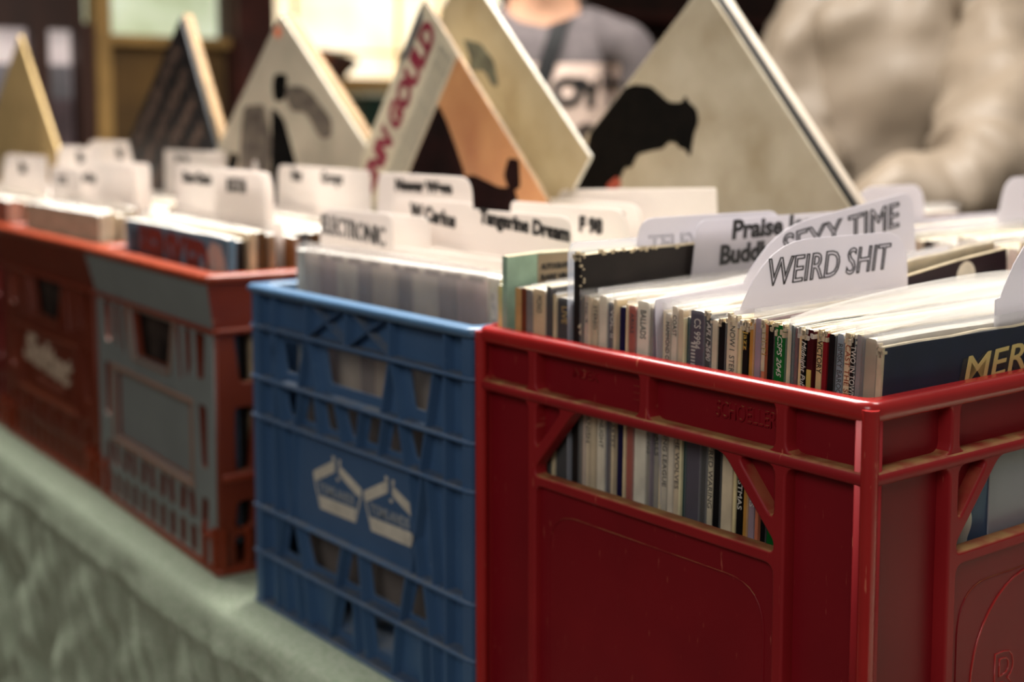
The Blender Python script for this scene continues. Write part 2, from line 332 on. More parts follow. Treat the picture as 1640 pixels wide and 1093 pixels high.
# ------------------------------------------------------------------ red crate
def crate_root(name, label, x, y, rz, group=None): return thing(name, label, 'crate', (x, y, TZ), (0, 0, rz), group)
def red_crate(W=.353, D=.378):
    t = crate_root('record_crate', 'bright red plastic crate nearest the viewer, tightly packed with records', -W, 0, 0)
    def wall(side, L, a, name, thick=.0115):
        M = wall_frame(side, W, D); bm = bmesh.new(); k = .0042; r = .007
        zt, zb = .262, .270
        holes = [rect(.0055, zb, a - k, .2995), rect(a + k, zb, L / 2 - k, .2995), rect(L / 2 + k, zb, L - a - k, .2995), rect(L - a + k, zb, L - .0055, .2995),
                 rect(.0055, .008, a - k, zt), rect(L - a + k, .008, L - .0055, zt), rect(a + k, .008, L - a - k, .203),
                 [(a + k, zt), (a + k, .229), (a + .033, zt)], [(L - a - k, zt), (L - a - .033, zt), (L - a - k, .229)],
                 [(a + .045, zt), (a + k, .217), (a + k, .2105), (L - a - k, .2105), (L - a - k, .217), (L - a - .045, zt)]]
        plate(bm, rect(0, 0, L, .3045), [rr(h, r) for h in holes], thick, .0016, at(M, -thick / 2))
        win = rr([(a + .040, zt - .002), (a + .001, .217), (a + .001, .209), (L - a - .001, .209), (L - a - .001, .217), (L - a - .040, zt - .002)], .004)
        o = obj('long_wall' if side in ('front', 'back') else 'end_wall', bm, RED_R, t)
        bm = bmesh.new()
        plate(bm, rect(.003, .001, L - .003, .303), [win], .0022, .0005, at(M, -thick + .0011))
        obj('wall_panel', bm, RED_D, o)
        bm = bmesh.new()
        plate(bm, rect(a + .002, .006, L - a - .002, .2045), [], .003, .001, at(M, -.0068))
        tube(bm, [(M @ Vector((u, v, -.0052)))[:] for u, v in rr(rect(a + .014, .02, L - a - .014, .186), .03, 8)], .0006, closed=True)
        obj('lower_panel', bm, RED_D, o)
        return o
    fw = wall('front', W, .063, 'f'); rw = wall('right', D, .078, 'r')
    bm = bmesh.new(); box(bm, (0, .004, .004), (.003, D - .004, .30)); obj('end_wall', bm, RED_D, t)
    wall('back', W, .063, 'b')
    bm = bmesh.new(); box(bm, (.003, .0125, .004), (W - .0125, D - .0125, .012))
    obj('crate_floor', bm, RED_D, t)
    # rim: a rounded lip with a step below, and the ledge
    bm = bmesh.new()
    plate(bm, rr(rect(-.0012, -.0018, W + .0018, D + .0018), .012, 6), [rr(rect(.004, .0125, W - .0125, D - .0125), .006, 4)], .0120, .0046, Matrix.Translation((0, 0, .3030)), 0, 4)
    obj('rim', bm, RED, t)
    bm = bmesh.new()
    plate(bm, rr(rect(-.001, -.0022, W + .0022, D + .0022), .010, 6), [rr(rect(.006, .0105, W - .0105, D - .0105), .004, 4)], .0080, .0034, Matrix.Translation((0, 0, .2662)), 0, 3)
    obj('ledge', bm, RED_R, t)
    # corner rib down the near corner and at the far corners
    for (x, y) in ((W - .001, .001), (.003, .001), (W - .001, D - .001)):
        bm = bmesh.new(); tube(bm, [(x, y, .004), (x, y, .305)], .0048, mi=0)
        obj('corner_rib', bm, RED, t, True)
    # moulded marks
    MF = wall_frame('front', W, D); bm = bmesh.new()
    lettering(bm, 'SCHOELLER', .014, at(MF @ Matrix.Translation((.2555, .2845, 0)), -.0088), width=.048, depth=.0005)
    obj('moulded_lettering', bm, RED_D, fw)
    bm = bmesh.new()
    for i in range(4):
        box(bm, (.158, .0088, .2765 + i * .0045), (.171, .0093, .2785 + i * .0045))
    obj('moulded_mark', bm, RED_D, fw); bm = bmesh.new()
    lettering(bm, 'INDEX', .009, at(MF @ Matrix.Translation((.11, .287, 0)), -.0088), depth=.0004)
    obj('moulded_mark', bm, RED_D, fw)
    MR = wall_frame('right', W, D); bm = bmesh.new(); cx, cz, rr_ = D / 2 - .02, .122, .062
    tube(bm, [(MR @ Vector((cx + rr_ * math.cos(i / 40 * 2 * PI), cz + rr_ * math.sin(i / 40 * 2 * PI), -.0052)))[:] for i in range(40)], .0008, closed=True)
    lettering(bm, 'R', .05, at(MR @ Matrix.Translation((cx - .025, cz - .005, 0)), -.0052), outline=.0006)
    lettering(bm, 'O', .05, at(MR @ Matrix.Translation((cx + .022, cz - .005, 0)), -.0052), outline=.0006)
    obj('moulded_badge', bm, RED, rw)
    return t
PI = math.pi
red_crate()

# ------------------------------------------------------------------ blue crate
def blue_crate(W=.352, D=.365):
    t = crate_root('record_crate', 'blue plastic lattice crate with two white emblems on its front', -.712, 0, 0)
    Z = [0, .049, .093, .180, .217, .2655]; T = .012
    pat = {4: [(.0337, .0448), (.0979, .0843), (.1024, .1178), (.2356, .2227), (.2384, .2515), (.2987, .2879)],
           3: [(.0432, .0518), (.0865, .0775), (.1133, .1201), (.1476, .1604), (.1896, .1829), (.2255, .2173), (.2487, .2583), (.2879, .2788)],
           2: [(.0513, .0665), (.0773, .0690), (.2618, .276), (.2812, .2650), (.2882, .2979)],
           1: [(.0495, .04), (.0757, .0908), (.1582, .1468), (.185, .1913), (.2588, .2482), (.283, .2923)],
           0: [(.050, .056), (.0743, .0816), (.0906, .0985), (.1467, .1341), (.176, .1774), (.1892, .1975), (.2434, .2363), (.279, .2805), (.294, .2963)]}
    full = (.0385, .3135)
    def wall(side, L, detail):
        M = wall_frame(side, W, D); bm = bmesh.new(); s = L / .352
        def web(a0, a1, z1, z0, th=.0022, d0=0, d1=T):          # a slat standing out from the wall, top u=a0, bottom u=a1
            vs = []
            for (u, z) in ((a0, z1), (a1, z0)):
                for du in (-th / 2, th / 2):
                    for dd in (0, -T):
                        vs.append(bm.verts.new(M @ Vector((u * s + du, z, dd - .0012))))
            for q in ((0, 1, 3, 2), (4, 6, 7, 5), (0, 4, 5, 1), (2, 3, 7, 6), (0, 2, 6, 4), (1, 5, 7, 3)): bm.faces.new([vs[i] for i in q])
        for u in (.0015, .3505): web(u, u, .30, 0, .003)
        for u in full: web(u, u, .30, 0, .003)
        for row in range(5):
            for (a, b) in pat[row]: web(a, b, Z[row + 1], Z[row] + .002)
        # top band: two crossed cells
        for (a, b) in ((.100, .168), (.168, .236)):
            web(a, b, .302, .267, .003); web(b, a, .302, .267, .003)
        for u in (.100, .168, .236): web(u, u, .302, .266, .003)
        o = obj('side_wall', bm, BLUE_D, t)
        # inner skin with openings
        bm = bmesh.new(); holes = []
        def cell(row, i, j, e=.003):
            (a, b), (c, d) = pat[row][i], pat[row][j]; z1, z0 = Z[row + 1] - .006, Z[row] + .008
            return [(b * s + e, z0), (d * s - e, z0), (c * s - e, z1), (a * s + e, z1)]
        holes.append([((.0448 + .004) * s, .228), ((.0843 - .003) * s, .228), ((.0979 - .004) * s, .256), ((.0337 + .008) * s, .256)])
        holes.append([(.1280 * s, .229), (.2170 * s, .229), (.2280 * s, .260), (.1200 * s, .260)])
        holes.append([(.2600 * s, .229), (.2800 * s, .229), (.2900 * s, .260), (.2520 * s, .260)])
        for i in (0, 1, 2, 3, 4, 5, 6): holes.append(cell(3, i, i + 1))
        holes += [[(.0700 * s, .15), (.0705 * s, .102), (.0725 * s, .102), (.0705 * s, .165)]]
        holes += [[(.279 * s, .104), (.292 * s, .104), (.283 * s, .166), (.276 * s, .15)]]
        for i in (0, 1, 2, 3, 4): holes.append(cell(1, i, i + 1))
        for i in (1, 3, 5, 7): holes.append(cell(0, i, i + 1, .0026))
        holes += [[(.100 * s + .004, .275), (.168 * s - .004, .275), (.168 * s - .004, .298), (.100 * s + .004, .298)]] if 0 else []
        plate(bm, rect(.001, 0, L - .001, .303), [rr(h, .003, 2) for h in holes], .002, .0005, at(M, -T + .0005))
        obj('wall_skin', bm, BLUE_D, o)
        if detail:                                              # solid printed panel
            bm = bmesh.new()
            plate(bm, [(.0700 * s, .094), (.2600 * s, .094), (.2590 * s, .179), (.0775 * s, .179)], [], .002, .0006, at(M, -.0065))
            p = obj('logo_panel', bm, BLUE_D, o)
            for n, (u0) in enumerate((.1035, .1885)):
                bm = bmesh.new(); k = .082 / 505
                def P(pts): return [(u0 + (x - 85) * k, .1655 - y * k * .58 - .0) for x, y in pts]
                E = at(M, -.0054)
                plate(bm, rr(P([(85, 204), (320, 16), (320, 131), (100, 303)]), .002), [], .0004, .0001, E, 0, 0)
                plate(bm, rr(P([(360, 49), (590, 192), (582, 276), (530, 260), (360, 139)]), .002), [], .0004, .0001, E, 0, 0)
                plate(bm, P([(290, -12), (318, -12), (320, 40), (300, 40)]), [], .0004, .0001, E, 0, 0)
                plate(bm, P([(355, -4), (380, 0), (375, 66), (360, 60)]), [], .0004, .0001, E, 0, 0)
                plate(bm, P([(150, 410), (530, 400), (510, 531), (170, 539)]), [], .0004, .0001, E, 0, 0)
                plate(bm, P([(100, 300), (112, 300), (172, 539), (158, 539)]), [], .0004, .0001, E, 0, 0)
                plate(bm, P([(575, 262), (588, 262), (527, 531), (510, 531)]), [], .0004, .0001, E, 0, 0)
                plate(bm, rr(P([(330, 190), (350, 170), (370, 190), (350, 215)]), .001), [], .0004, .0001, E, 0, 0)
                e = obj('emblem', bm, mat('emblem_white', (222, 216, 200), .6, .12, 90), p)
                bm = bmesh.new()
                c = P([(340, 336)])[0]
                lettering(bm, 'TOMLANDS', .012, at(M @ Matrix.Translation((c[0] - .001, c[1], 0)), -.0052), width=.060, bold=.0005)
                obj('emblem_lettering', bm, mat('emblem_grey', (150, 158, 166), .6, .1), p)
        return o
    wall('front', W, True); wall('right', D, False); wall('left', D, False); wall('back', W, False)
    for k, z in enumerate(Z + [.298]):
        bm = bmesh.new(); top = k == 6
        ring(bm, W, D, z, z + (.008 if top else .003), .003 if not top else .0045, .0125, .009, .0038 if top else .0012)
        obj('rim' if top else 'ledge', bm, BLUE if top else BLUE_D, t)
    obj('crate_floor', new_box((.011, .011, .004), (W - .011, D - .011, .010)), BLUE_D, t)
    return t
blue_crate()

# ------------------------------------------------------------------ beer style crates (rust, grey)
def bottle_crate(label, x, y, rz, W, D, main, face, logo=None, group=None):
    t = crate_root('record_crate', label, x, y, rz, group); T = .012; HH = .306
    s = W / .355
    def wall(side, L, m, dec=False):
        M = wall_frame(side, W, D); bm = bmesh.new(); s = L / .355
        hs = []
        def both(pts): hs.append([(u * s, v) for u, v in pts]); hs.append([(L - u * s, v) for u, v in reversed(pts)])
        both([(.028, .196), (.046, .196), (.050, .244), (.022, .244)]); both([(.060, .205), (.074, .188), (.078, .244), (.060, .244)])
        both([(.086, .190), (.094, .184), (.104, .244), (.090, .244)])
        hs.append([(u * s, v) for u, v in ((.132, .192), (.232, .192), (.248, .244), (.116, .244))])
        both([(.022, .105), (.038, .105), (.044, .170), (.022, .170)])
        hs.append([(u * s, v) for u, v in ((.062, .086), (.293, .086), (.293, .163), (.062, .163))])
        for r0, r1 in ((.046, .074), (.010, .038)):
            for i in range(11):
                u = .020 + i * .0292 ; q = .004 * (-1) ** i * (r0 > .03)
                hs.append([(v_ * s, z_) for v_, z_ in ((u, r0), (u + .018, r0), (u + .018 + q, r1), (u + q, r1))])
        plate(bm, rect(.001, 0, L - .001, .252), [rr(h, .005, 3) for h in hs], T * .8, .0018, at(M, -T * .4), 0)
        o = obj('side_wall', bm, main, t)
        bm = bmesh.new(); plate(bm, rr(rect(.058 * s, .082, .297 * s, .167), .004), [], .003, .0005, at(M, -.006)); 
        pn = obj('wall_panel', bm, face, o)
        if dec and face != main:                                # painted skin on the front of the lattice
            bm = bmesh.new(); plate(bm, rect(.002, .004, L - .002, .251), [rr(h, .005, 3) for h in hs], .0016, .0006, at(M, .0004), 0)
            obj('painted_face', bm, face, o)
        bm = bmesh.new()
        for z in (.166, .078):
            a, b = (.055, .300)
            plate(bm, rr(rect(a * s, z, b * s, z + .0055), .002), [], .006, .0018, at(M, .002))
        for u in (.054, .294): plate(bm, rr(rect(u * s, .078, u * s + .0035, .173), .0015), [], .005, .0018, at(M, .0015))
        plate(bm, [(u * s, v) for u, v in rr([(.126, .186), (.238, .186), (.254, .248), (.110, .248)], .006)], [[(u * s, v) for u, v in rr([(.129, .189), (.235, .189), (.251, .247), (.113, .247)], .005)]], .006, .0015, at(M, .0012))
        obj('moulded_edge', bm, EDGE if face != main else main, o)
        return o, M, pn
    o, M, pn = wall('front', W, main, True); wall('right', D, main); wall('left', D, main); wall('back', W, main)
    # flared band under the rim
    bm = bmesh.new(); z0, z1 = .250, .298; o0, o1 = .001, .011
    def loop(e, z): return [bm.verts.new(p) for p in ((-e, -e, z), (W + e, -e, z), (W + e, D + e, z), (-e, D + e, z))]
    a, b, c, d = loop(o0, z0), loop(o1, z1), loop(-.009, z1), loop(-.009, z0)
    for p, q in ((a, b), (b, c), (c, d), (d, a)):
        for i in range(4):
            f = bm.faces.new((p[i], p[(i + 1) % 4], q[(i + 1) % 4], q[i])); f.material_index = 1 if (i == 0 and p is a) else 0
    obj('rim_band', bm, [main if face == main else RUST, face], t)
    bm = bmesh.new(); ring(bm, W, D, .298, .3075, .0155, .009, .014, .0042); obj('rim', bm, RUST, t)
    bm = bmesh.new(); ring(bm, W, D, .246, .252, .004, .009, .008, .0025); obj('ledge', bm, RUST, t)
    bm = bmesh.new(); ring(bm, W, D, 0, .008, .004, .009, .008, .0028)
    obj('base_ledge', bm, RUST, t)
    for (x_, y_) in ((W, 0), (0, 0)):
        bm = bmesh.new(); sg = 1 if x_ else -1
        for dx in (.004, .030):
            box(bm, (x_ - sg * dx - .0025, -.006, .006), (x_ - sg * dx + .0025, .002, .050))
        box(bm, (min(x_ - sg * .034, x_), -.006, .036), (max(x_ - sg * .034, x_), .002, .042))
        for yy in (.004, .030): box(bm, (x_ + sg * .006 - .004, yy - .0025, .006), (x_ + sg * .006, yy + .0025, .050)) if x_ else None
        bmesh.ops.bevel(bm, geom=bm.edges[:], offset=.0012, segments=2, affect='EDGES')
        obj('corner_bracket', bm, RUST, t)
    bm = bmesh.new(); plate(bm, rect(.006, .096, D - .006, .104), [], .006, .002, at(wall_frame('right', W, D), .001)); obj('side_ledge', bm, RUST, t)
    obj('crate_floor', new_box((.01, .01, .004), (W - .01, D - .01, .010)), main, t)
    if logo:
        bm = bmesh.new(); ML = at(M @ Matrix.Translation((W * .46, .135, 0)), -.002) @ Matrix.Rotation(R(-4), 4, 'Z')
        lettering(bm, logo, .055, ML, width=.21, shear=.35, bold=.0022, depth=.001, yscale=1.0)
        obj('logo_lettering', bm, mat('script_white', (214, 190, 166), .6, .1), pn)
        bm = bmesh.new(); ML = at(M @ Matrix.Translation((W * .5, .100, 0)), -.0035)
        lettering(bm, 'BRYGGERI', .018, ML, width=.11, depth=.0006)
        obj('panel_lettering', bm, mat('panel_print', (160, 92, 72), .6, .1), pn)
        bm = bmesh.new()
        plate(bm, rr(rect(.075 * s, .090, .28 * s, .113), .004), [rr(rect(.078 * s, .0925, .277 * s, .1105), .003)], .002, .0005, at(M, -.0040))
        obj('panel_frame', bm, main, pn)
    return t
def dec_none(a, b): return a == b
bottle_crate('rust red crate with grey painted front, left of the blue crate', -1.1686, .027, math.atan2(-.0262, .3764), .376, .335, BROWN, GREY)
bottle_crate('rust brown crate with white script lettering, left of the grey-fronted crate', -1.585, .0472, math.atan2(-.018, .40), .398, .335, BROWN, BROWN, 'Saltet')
bottle_crate('dark red crate at the far left edge of the row', -1.985, .068, math.atan2(-.018, .39), .392, .335, DKRED, DKRED)
for i, (x, y, lab) in enumerate(((-.38, .420, 'dark red crate of records behind the bright red crate'), (-.80, .420, 'dark red crate standing behind the blue crate'))):
    bottle_crate(lab, x, y, 0, .37, .355, DKRED, DKRED)

# ------------------------------------------------------------------ records
S = .315
def card_mat(rgb, rough=.55):
    return mat('card_%d_%d_%d' % rgb, rgb, rough, .16, 45, .15, spec=.22)
TOPS = [CARD, CARD2, mat('ivory_card_edge', (206, 192, 166), .8, .2, 60), mat('grey_card_edge', (168, 160, 148), .8, .2, 60), CARD]
def sleeve_bm(th, wobble=.0006, seg=10, worn=True):
    """cardboard sleeve: spine at y=0, open top; slot 0 card face, slot 1 paper edge"""
    bm = bmesh.new(); rows = []
    for k in range(seg + 1):
        y = S * k / seg; e = .0025 if k in (0, seg) else 0
        dz = random.uniform(-wobble, wobble) - e * .5; sq = .0004 if k == 0 else 0
        bow = th * .04 * math.sin(k * 1.1)
        rows.append([bm.verts.new(p) for p in ((sq + bow, y, 0), (th - sq + bow, y, 0), (th - sq + bow, y, S - .0008 + dz), (th * .8 + bow, y, S + dz), (th * .2 + bow, y, S + dz), (sq + bow, y, S - .0008 + dz))])
    for a, b in zip(rows, rows[1:]):
        for i in range(6):
            f = bm.faces.new((a[i], a[(i + 1) % 6], b[(i + 1) % 6], b[i])); f.material_index = 1 if i in (2, 3, 4) else 0
    for r, fl in ((rows[0], 1), (rows[-1], 0)):
        f = bm.faces.new(r[::-1] if fl else r); f.material_index = 0
    if worn:                                                # frayed paper at the head of the spine
        for _ in range(7):
            x = random.uniform(0, th); z = S - random.uniform(0, .006) ; q = random.uniform(.0004, .0011)
            box(bm, (x - q, -.0006, z - q * 2), (x + q * .7, .003, z + q), 1)
    bmesh.ops.recalc_face_normals(bm, faces=bm.faces[:])
    return bm
def shell_bm(th, up=.004, flap=0):
    """clear outer sleeve: open box a little larger than the card; slot 1 is the part above the card"""
    bm = bmesh.new(); e = .0006; n = 6; rows = []
    for k in range(n + 1):
        y = -.0008 + (S + .003) * k / n; z1 = S + up * (.5 + .5 * k / n) + random.uniform(-.0006, .0006) + flap * math.sin(k / n * 3.1)
        rows.append([bm.verts.new(p) for p in ((-e, y, .001), (-e, y, S - .001), (-e * .5, y, z1), (th + e * .5, y, z1 - .0006), (th + e, y, S - .001), (th + e, y, .001))])
    for a, b in zip(rows, rows[1:]):
        for i in range(5):
            if i == 2: continue
            f = bm.faces.new((a[i], b[i], b[i + 1], a[i + 1])); f.material_index = 1 if i in (1, 3) else 0
    r = rows[0]; bm.faces.new((r[0], r[1], r[4], r[5])).material_index = 0; bm.faces.new((r[1], r[2], r[3], r[4])).material_index = 1
    return bm
SP = lambda th, z, x=.5: axes((th * x, -.0002, z), (0, 0, -1), (1, 0, 0), (0, -1, 0))   # reads downward on the spine
def record(label, loc, th, rgb, rot=(0, 0, 0), group=None, sleeve=0, text=None, tcol=None, tz=.24, tw=.08, ts=.0042, top=None, flap=0, worn=True, tx=.5, shear=0):
    t = thing('record_sleeve', label, 'record', loc, rot, group)
    c = obj('card_cover', sleeve_bm(th, worn=worn), [card_mat(rgb), top or random.choice(TOPS)], t)
    if text:
        bm = bmesh.new(); lettering(bm, text, ts, SP(th, tz, tx), width=tw, depth=.0001, shear=shear)
        obj('spine_lettering', bm, tcol or INK, c)
    if sleeve: obj('plastic_sleeve', shell_bm(th, .003 + .004 * (sleeve > 1) + .005 * (sleeve > 2), flap), [SLV2 if sleeve > 2 else SLV, SLVTOP], t)
    return t, c

XS = [-0.3635, -0.3573, -0.3542, -0.3436, -0.3346, -0.3273, -0.32, -0.3042, -0.2978, -0.2937, -0.2772, -0.2745, -0.2658, -0.2638, -0.2578, -0.2539, -0.2481, -0.2391, -0.2359, -0.2321, -0.2284, -0.2203, -0.2172, -0.2099, -0.1974, -0.1938, -0.1915, -0.1868, -0.1816, -0.1764, -0.1707, -0.1657, -0.1629, -0.1596, -0.1464, -0.14, -0.1347, -0.1278, -0.118, -0.1149, -0.1093, -0.1043, -0.0988, -0.0954, -0.0885, -0.0799, -0.0756, -0.0728, -0.07, -0.0676, -0.0639, -0.0584, -0.0534, -0.0493, -0.0444, -0.0391, -0.0339, -0.0291, -0.0252, -0.0163, -0.0126]
W_, K_ = WHITEINK, INK
# colour, sleeve, lettering, ink, lift, label
L_ = [((230, 220, 150), 0, None, 0, 0, 'pale yellow record spine at the far left end of the red crate'),
 ((163, 192, 168), 0, None, 0, .022, 'pale teal album standing taller at the left end of the red crate'),
 None,
 ((214, 173, 112), 0, None, 0, 0, 'thick tan record spine just right of the tall teal album'),
 ((120, 62, 38), 0, None, 0, .001, 'red-brown record spine between the tan and the grey one'),
 ((139, 133, 128), 0, None, 0, .001, 'grey record spine between a red-brown and a wide cream one'),
 ((224, 195, 150), 1, 'MONO', K_, .002, 'wide cream spine with small dark marks left of the black spines'),
 ((40, 30, 28), 2, None, 0, .004, 'dark brown spine right of the wide cream one, left part of red crate'),
 ((233, 212, 170), 0, None, 0, -.001, 'thin cream spine left of the black and gold spine'),
 ((26, 24, 22), 2, 'LIVE', GOLD, -.003, 'wide black spine with gold strokes just left of the tall black album'),
 None,
 ((34, 28, 25), 0, None, 0, .030, 'tall dark brown album with chipped cream edges in the red crate'),
 ((119, 110, 98), 2, None, 0, .001, 'thin grey spine just right of the tall dark album'),
 ((213, 188, 164), 1, 'No. 4', K_, .002, 'pinkish cream spine second right of the tall dark album'),
 ((233, 212, 176), 1, None, 0, .001, 'thin cream spine third right of the tall dark album'),
 ((222, 201, 164), 1, 'STEREO', K_, .001, 'cream spine with dark lettering fourth right of the tall dark album'),
 ((246, 233, 206), 2, None, 0, .003, 'wide white plastic-sleeved spine left of the thin navy one'),
 ((30, 30, 62), 1, None, 0, 0, 'thin navy spine right of the wide white sleeved one'),
 ((74, 52, 44), 1, 'VOL. II', W_, 0, 'thin brown spine with pale lettering right of the thin navy spine'),
 ((233, 209, 168), 2, None, 0, .002, 'cream spine just left of the deep blue-black spine'),
 ((28, 22, 66), 0, None, 0, -.002, 'deep blue-black spine left of a thin cream and an orange-red one'),
 ((246, 220, 172), 0, None, 0, 0, 'thin cream spine between the deep blue and the orange-red spines'),
 ((178, 76, 52), 1, 'ARIAS', K_, 0, 'orange-red record spine with faint dark lettering'),
 ((246, 237, 214), 2, 'BALLADS', K_, .003, 'wide white sleeved spine just right of the orange-red one'),
 ((139, 129, 112), 1, None, 0, 0, 'grey spine right of the wide white one'),
 ((132, 116, 128), 1, None, 0, .001, 'mauve grey spine second right of the wide white one'),
 ((163, 154, 136), 2, 'BECAUSE LOVE', K_, 0, 'grey spine with black lettering right of the mauve grey spine'),
 ((246, 224, 180), 2, None, 0, 0, 'cream sleeved spine right of the grey lettered one'),
 ((213, 201, 178), 1, 'HAMMOND ORGAN', K_, -.002, 'pale grey spine crowded with black lettering'),
 ((241, 226, 200), 2, 'COAST', K_, .003, 'white sleeved spine lettered in thin capitals left of a plain cream one'),
 ((233, 209, 172), 2, None, 0, .002, 'plain pinkish cream spine left of the thin white one by the teal spine'),
 ((246, 235, 190), 0, None, 0, -.003, 'thin ivory spine just left of the dark teal sliver'),
 ((22, 62, 62), 0, None, 0, -.002, 'thin dark teal spine touching the broad aubergine one'),
 ((62, 50, 70), 1, 'CS 9994', W_, .003, 'broad aubergine spine with pale lettering and diagonal stripes'),
 ((40, 36, 32), 1, 'AFL1-2690', W_, .002, 'black spine with white handwritten catalogue number AFL1-2690'),
 ((224, 209, 176), 1, None, 0, -.001, 'plain off-white spine right of the AFL1-2690 spine'),
 ((16, 16, 18), 0, None, 0, -.001, 'plain black spine left of the wide cream spine lettered NOW'),
 ((239, 218, 180), 1, 'NOW I  STEREO', K_, .002, 'wide cream worn spine lettered NOW in the red crate'),
 ((246, 226, 170), 0, None, 0, -.001, 'thin ivory spine between wide cream NOW spine and a black one'),
 ((18, 17, 16), 0, 'Jazz', GOLD, 0, 'black spine left of the thin ochre spine'),
 ((206, 148, 70), 0, None, 0, .002, 'thin ochre orange record spine with frayed head'),
 ((163, 135, 148), 2, None, 0, .004, 'lilac spine in cloudy plastic right of the ochre one'),
 ((222, 128, 92), 0, 'HI-FI', GOLD, .001, 'salmon and cream spine between the lilac and black ones'),
 ((16, 14, 15), 0, None, 0, .001, 'wide black spine left of the green spine'),
 ((18, 104, 42), 0, 'CSPS 2045', W_, .001, 'bright green spine with white handwriting CSPS 2045'),
 ((233, 212, 170), 1, None, 0, .002, 'cream spine just right of the bright green spine'),
 ((40, 62, 58), 2, None, 0, .003, 'dark green-grey sleeved spine second right of the bright green spine'),
 ((108, 62, 62), 1, None, 0, .001, 'thin maroon grey spine left of a thin cream one'),
 ((246, 212, 158), 0, None, 0, .001, 'thin cream spine left of the black handwritten spine with gold sticker neighbour'),
 ((20, 18, 18), 0, 'Midnight Publ 1795', W_, 0, 'black spine with white slanted writing left of the sticker spine'),
 ((72, 14, 20), 0, None, 0, .001, 'dark maroon spine with a small yellow sticker'),
 ((224, 191, 138), 0, 'VICTORY', K_, .001, 'tan worn spine with dark capitals right of the yellow sticker'),
 ((140, 26, 34), 0, None, 0, .001, 'crimson red spine right of the tan lettered one'),
 ((18, 14, 16), 0, None, 0, .001, 'plain black spine right of the crimson one'),
 ((137, 150, 160), 2, 'RIMSKY BAROQUE BE', K_, .001, 'blue-grey sleeved spine with dark capitals'),
 ((241, 212, 172), 0, 'CAST THE SPELL', mat('red_brown_ink', (150, 70, 44), .6, 0), .001, 'cream spine with thin red-brown capitals'),
 ((28, 24, 22), 0, 'TWO IN TOWN', W_, .001, 'black spine with small white capitals near the front corner'),
 ((141, 131, 128), 2, None, 0, .003, 'grey clouded plastic spine near the front corner'),
 ((178, 161, 134), 2, None, 0, .001, 'wide taupe spine under clouded plastic by the front corner'),
 ((16, 30, 60), 3, None, 0, -.003, 'navy blue album with yellow jagged letters facing the near end')]
YEL = mat('comic_yellow', (222, 198, 128), .6, .06)
TW = lambda q: min(.040, max(.012, .0027 * len(q))) if q else .02
def sx(x):
    q = -x / .35; return x + .010 * q * (.75 + .7 * q)
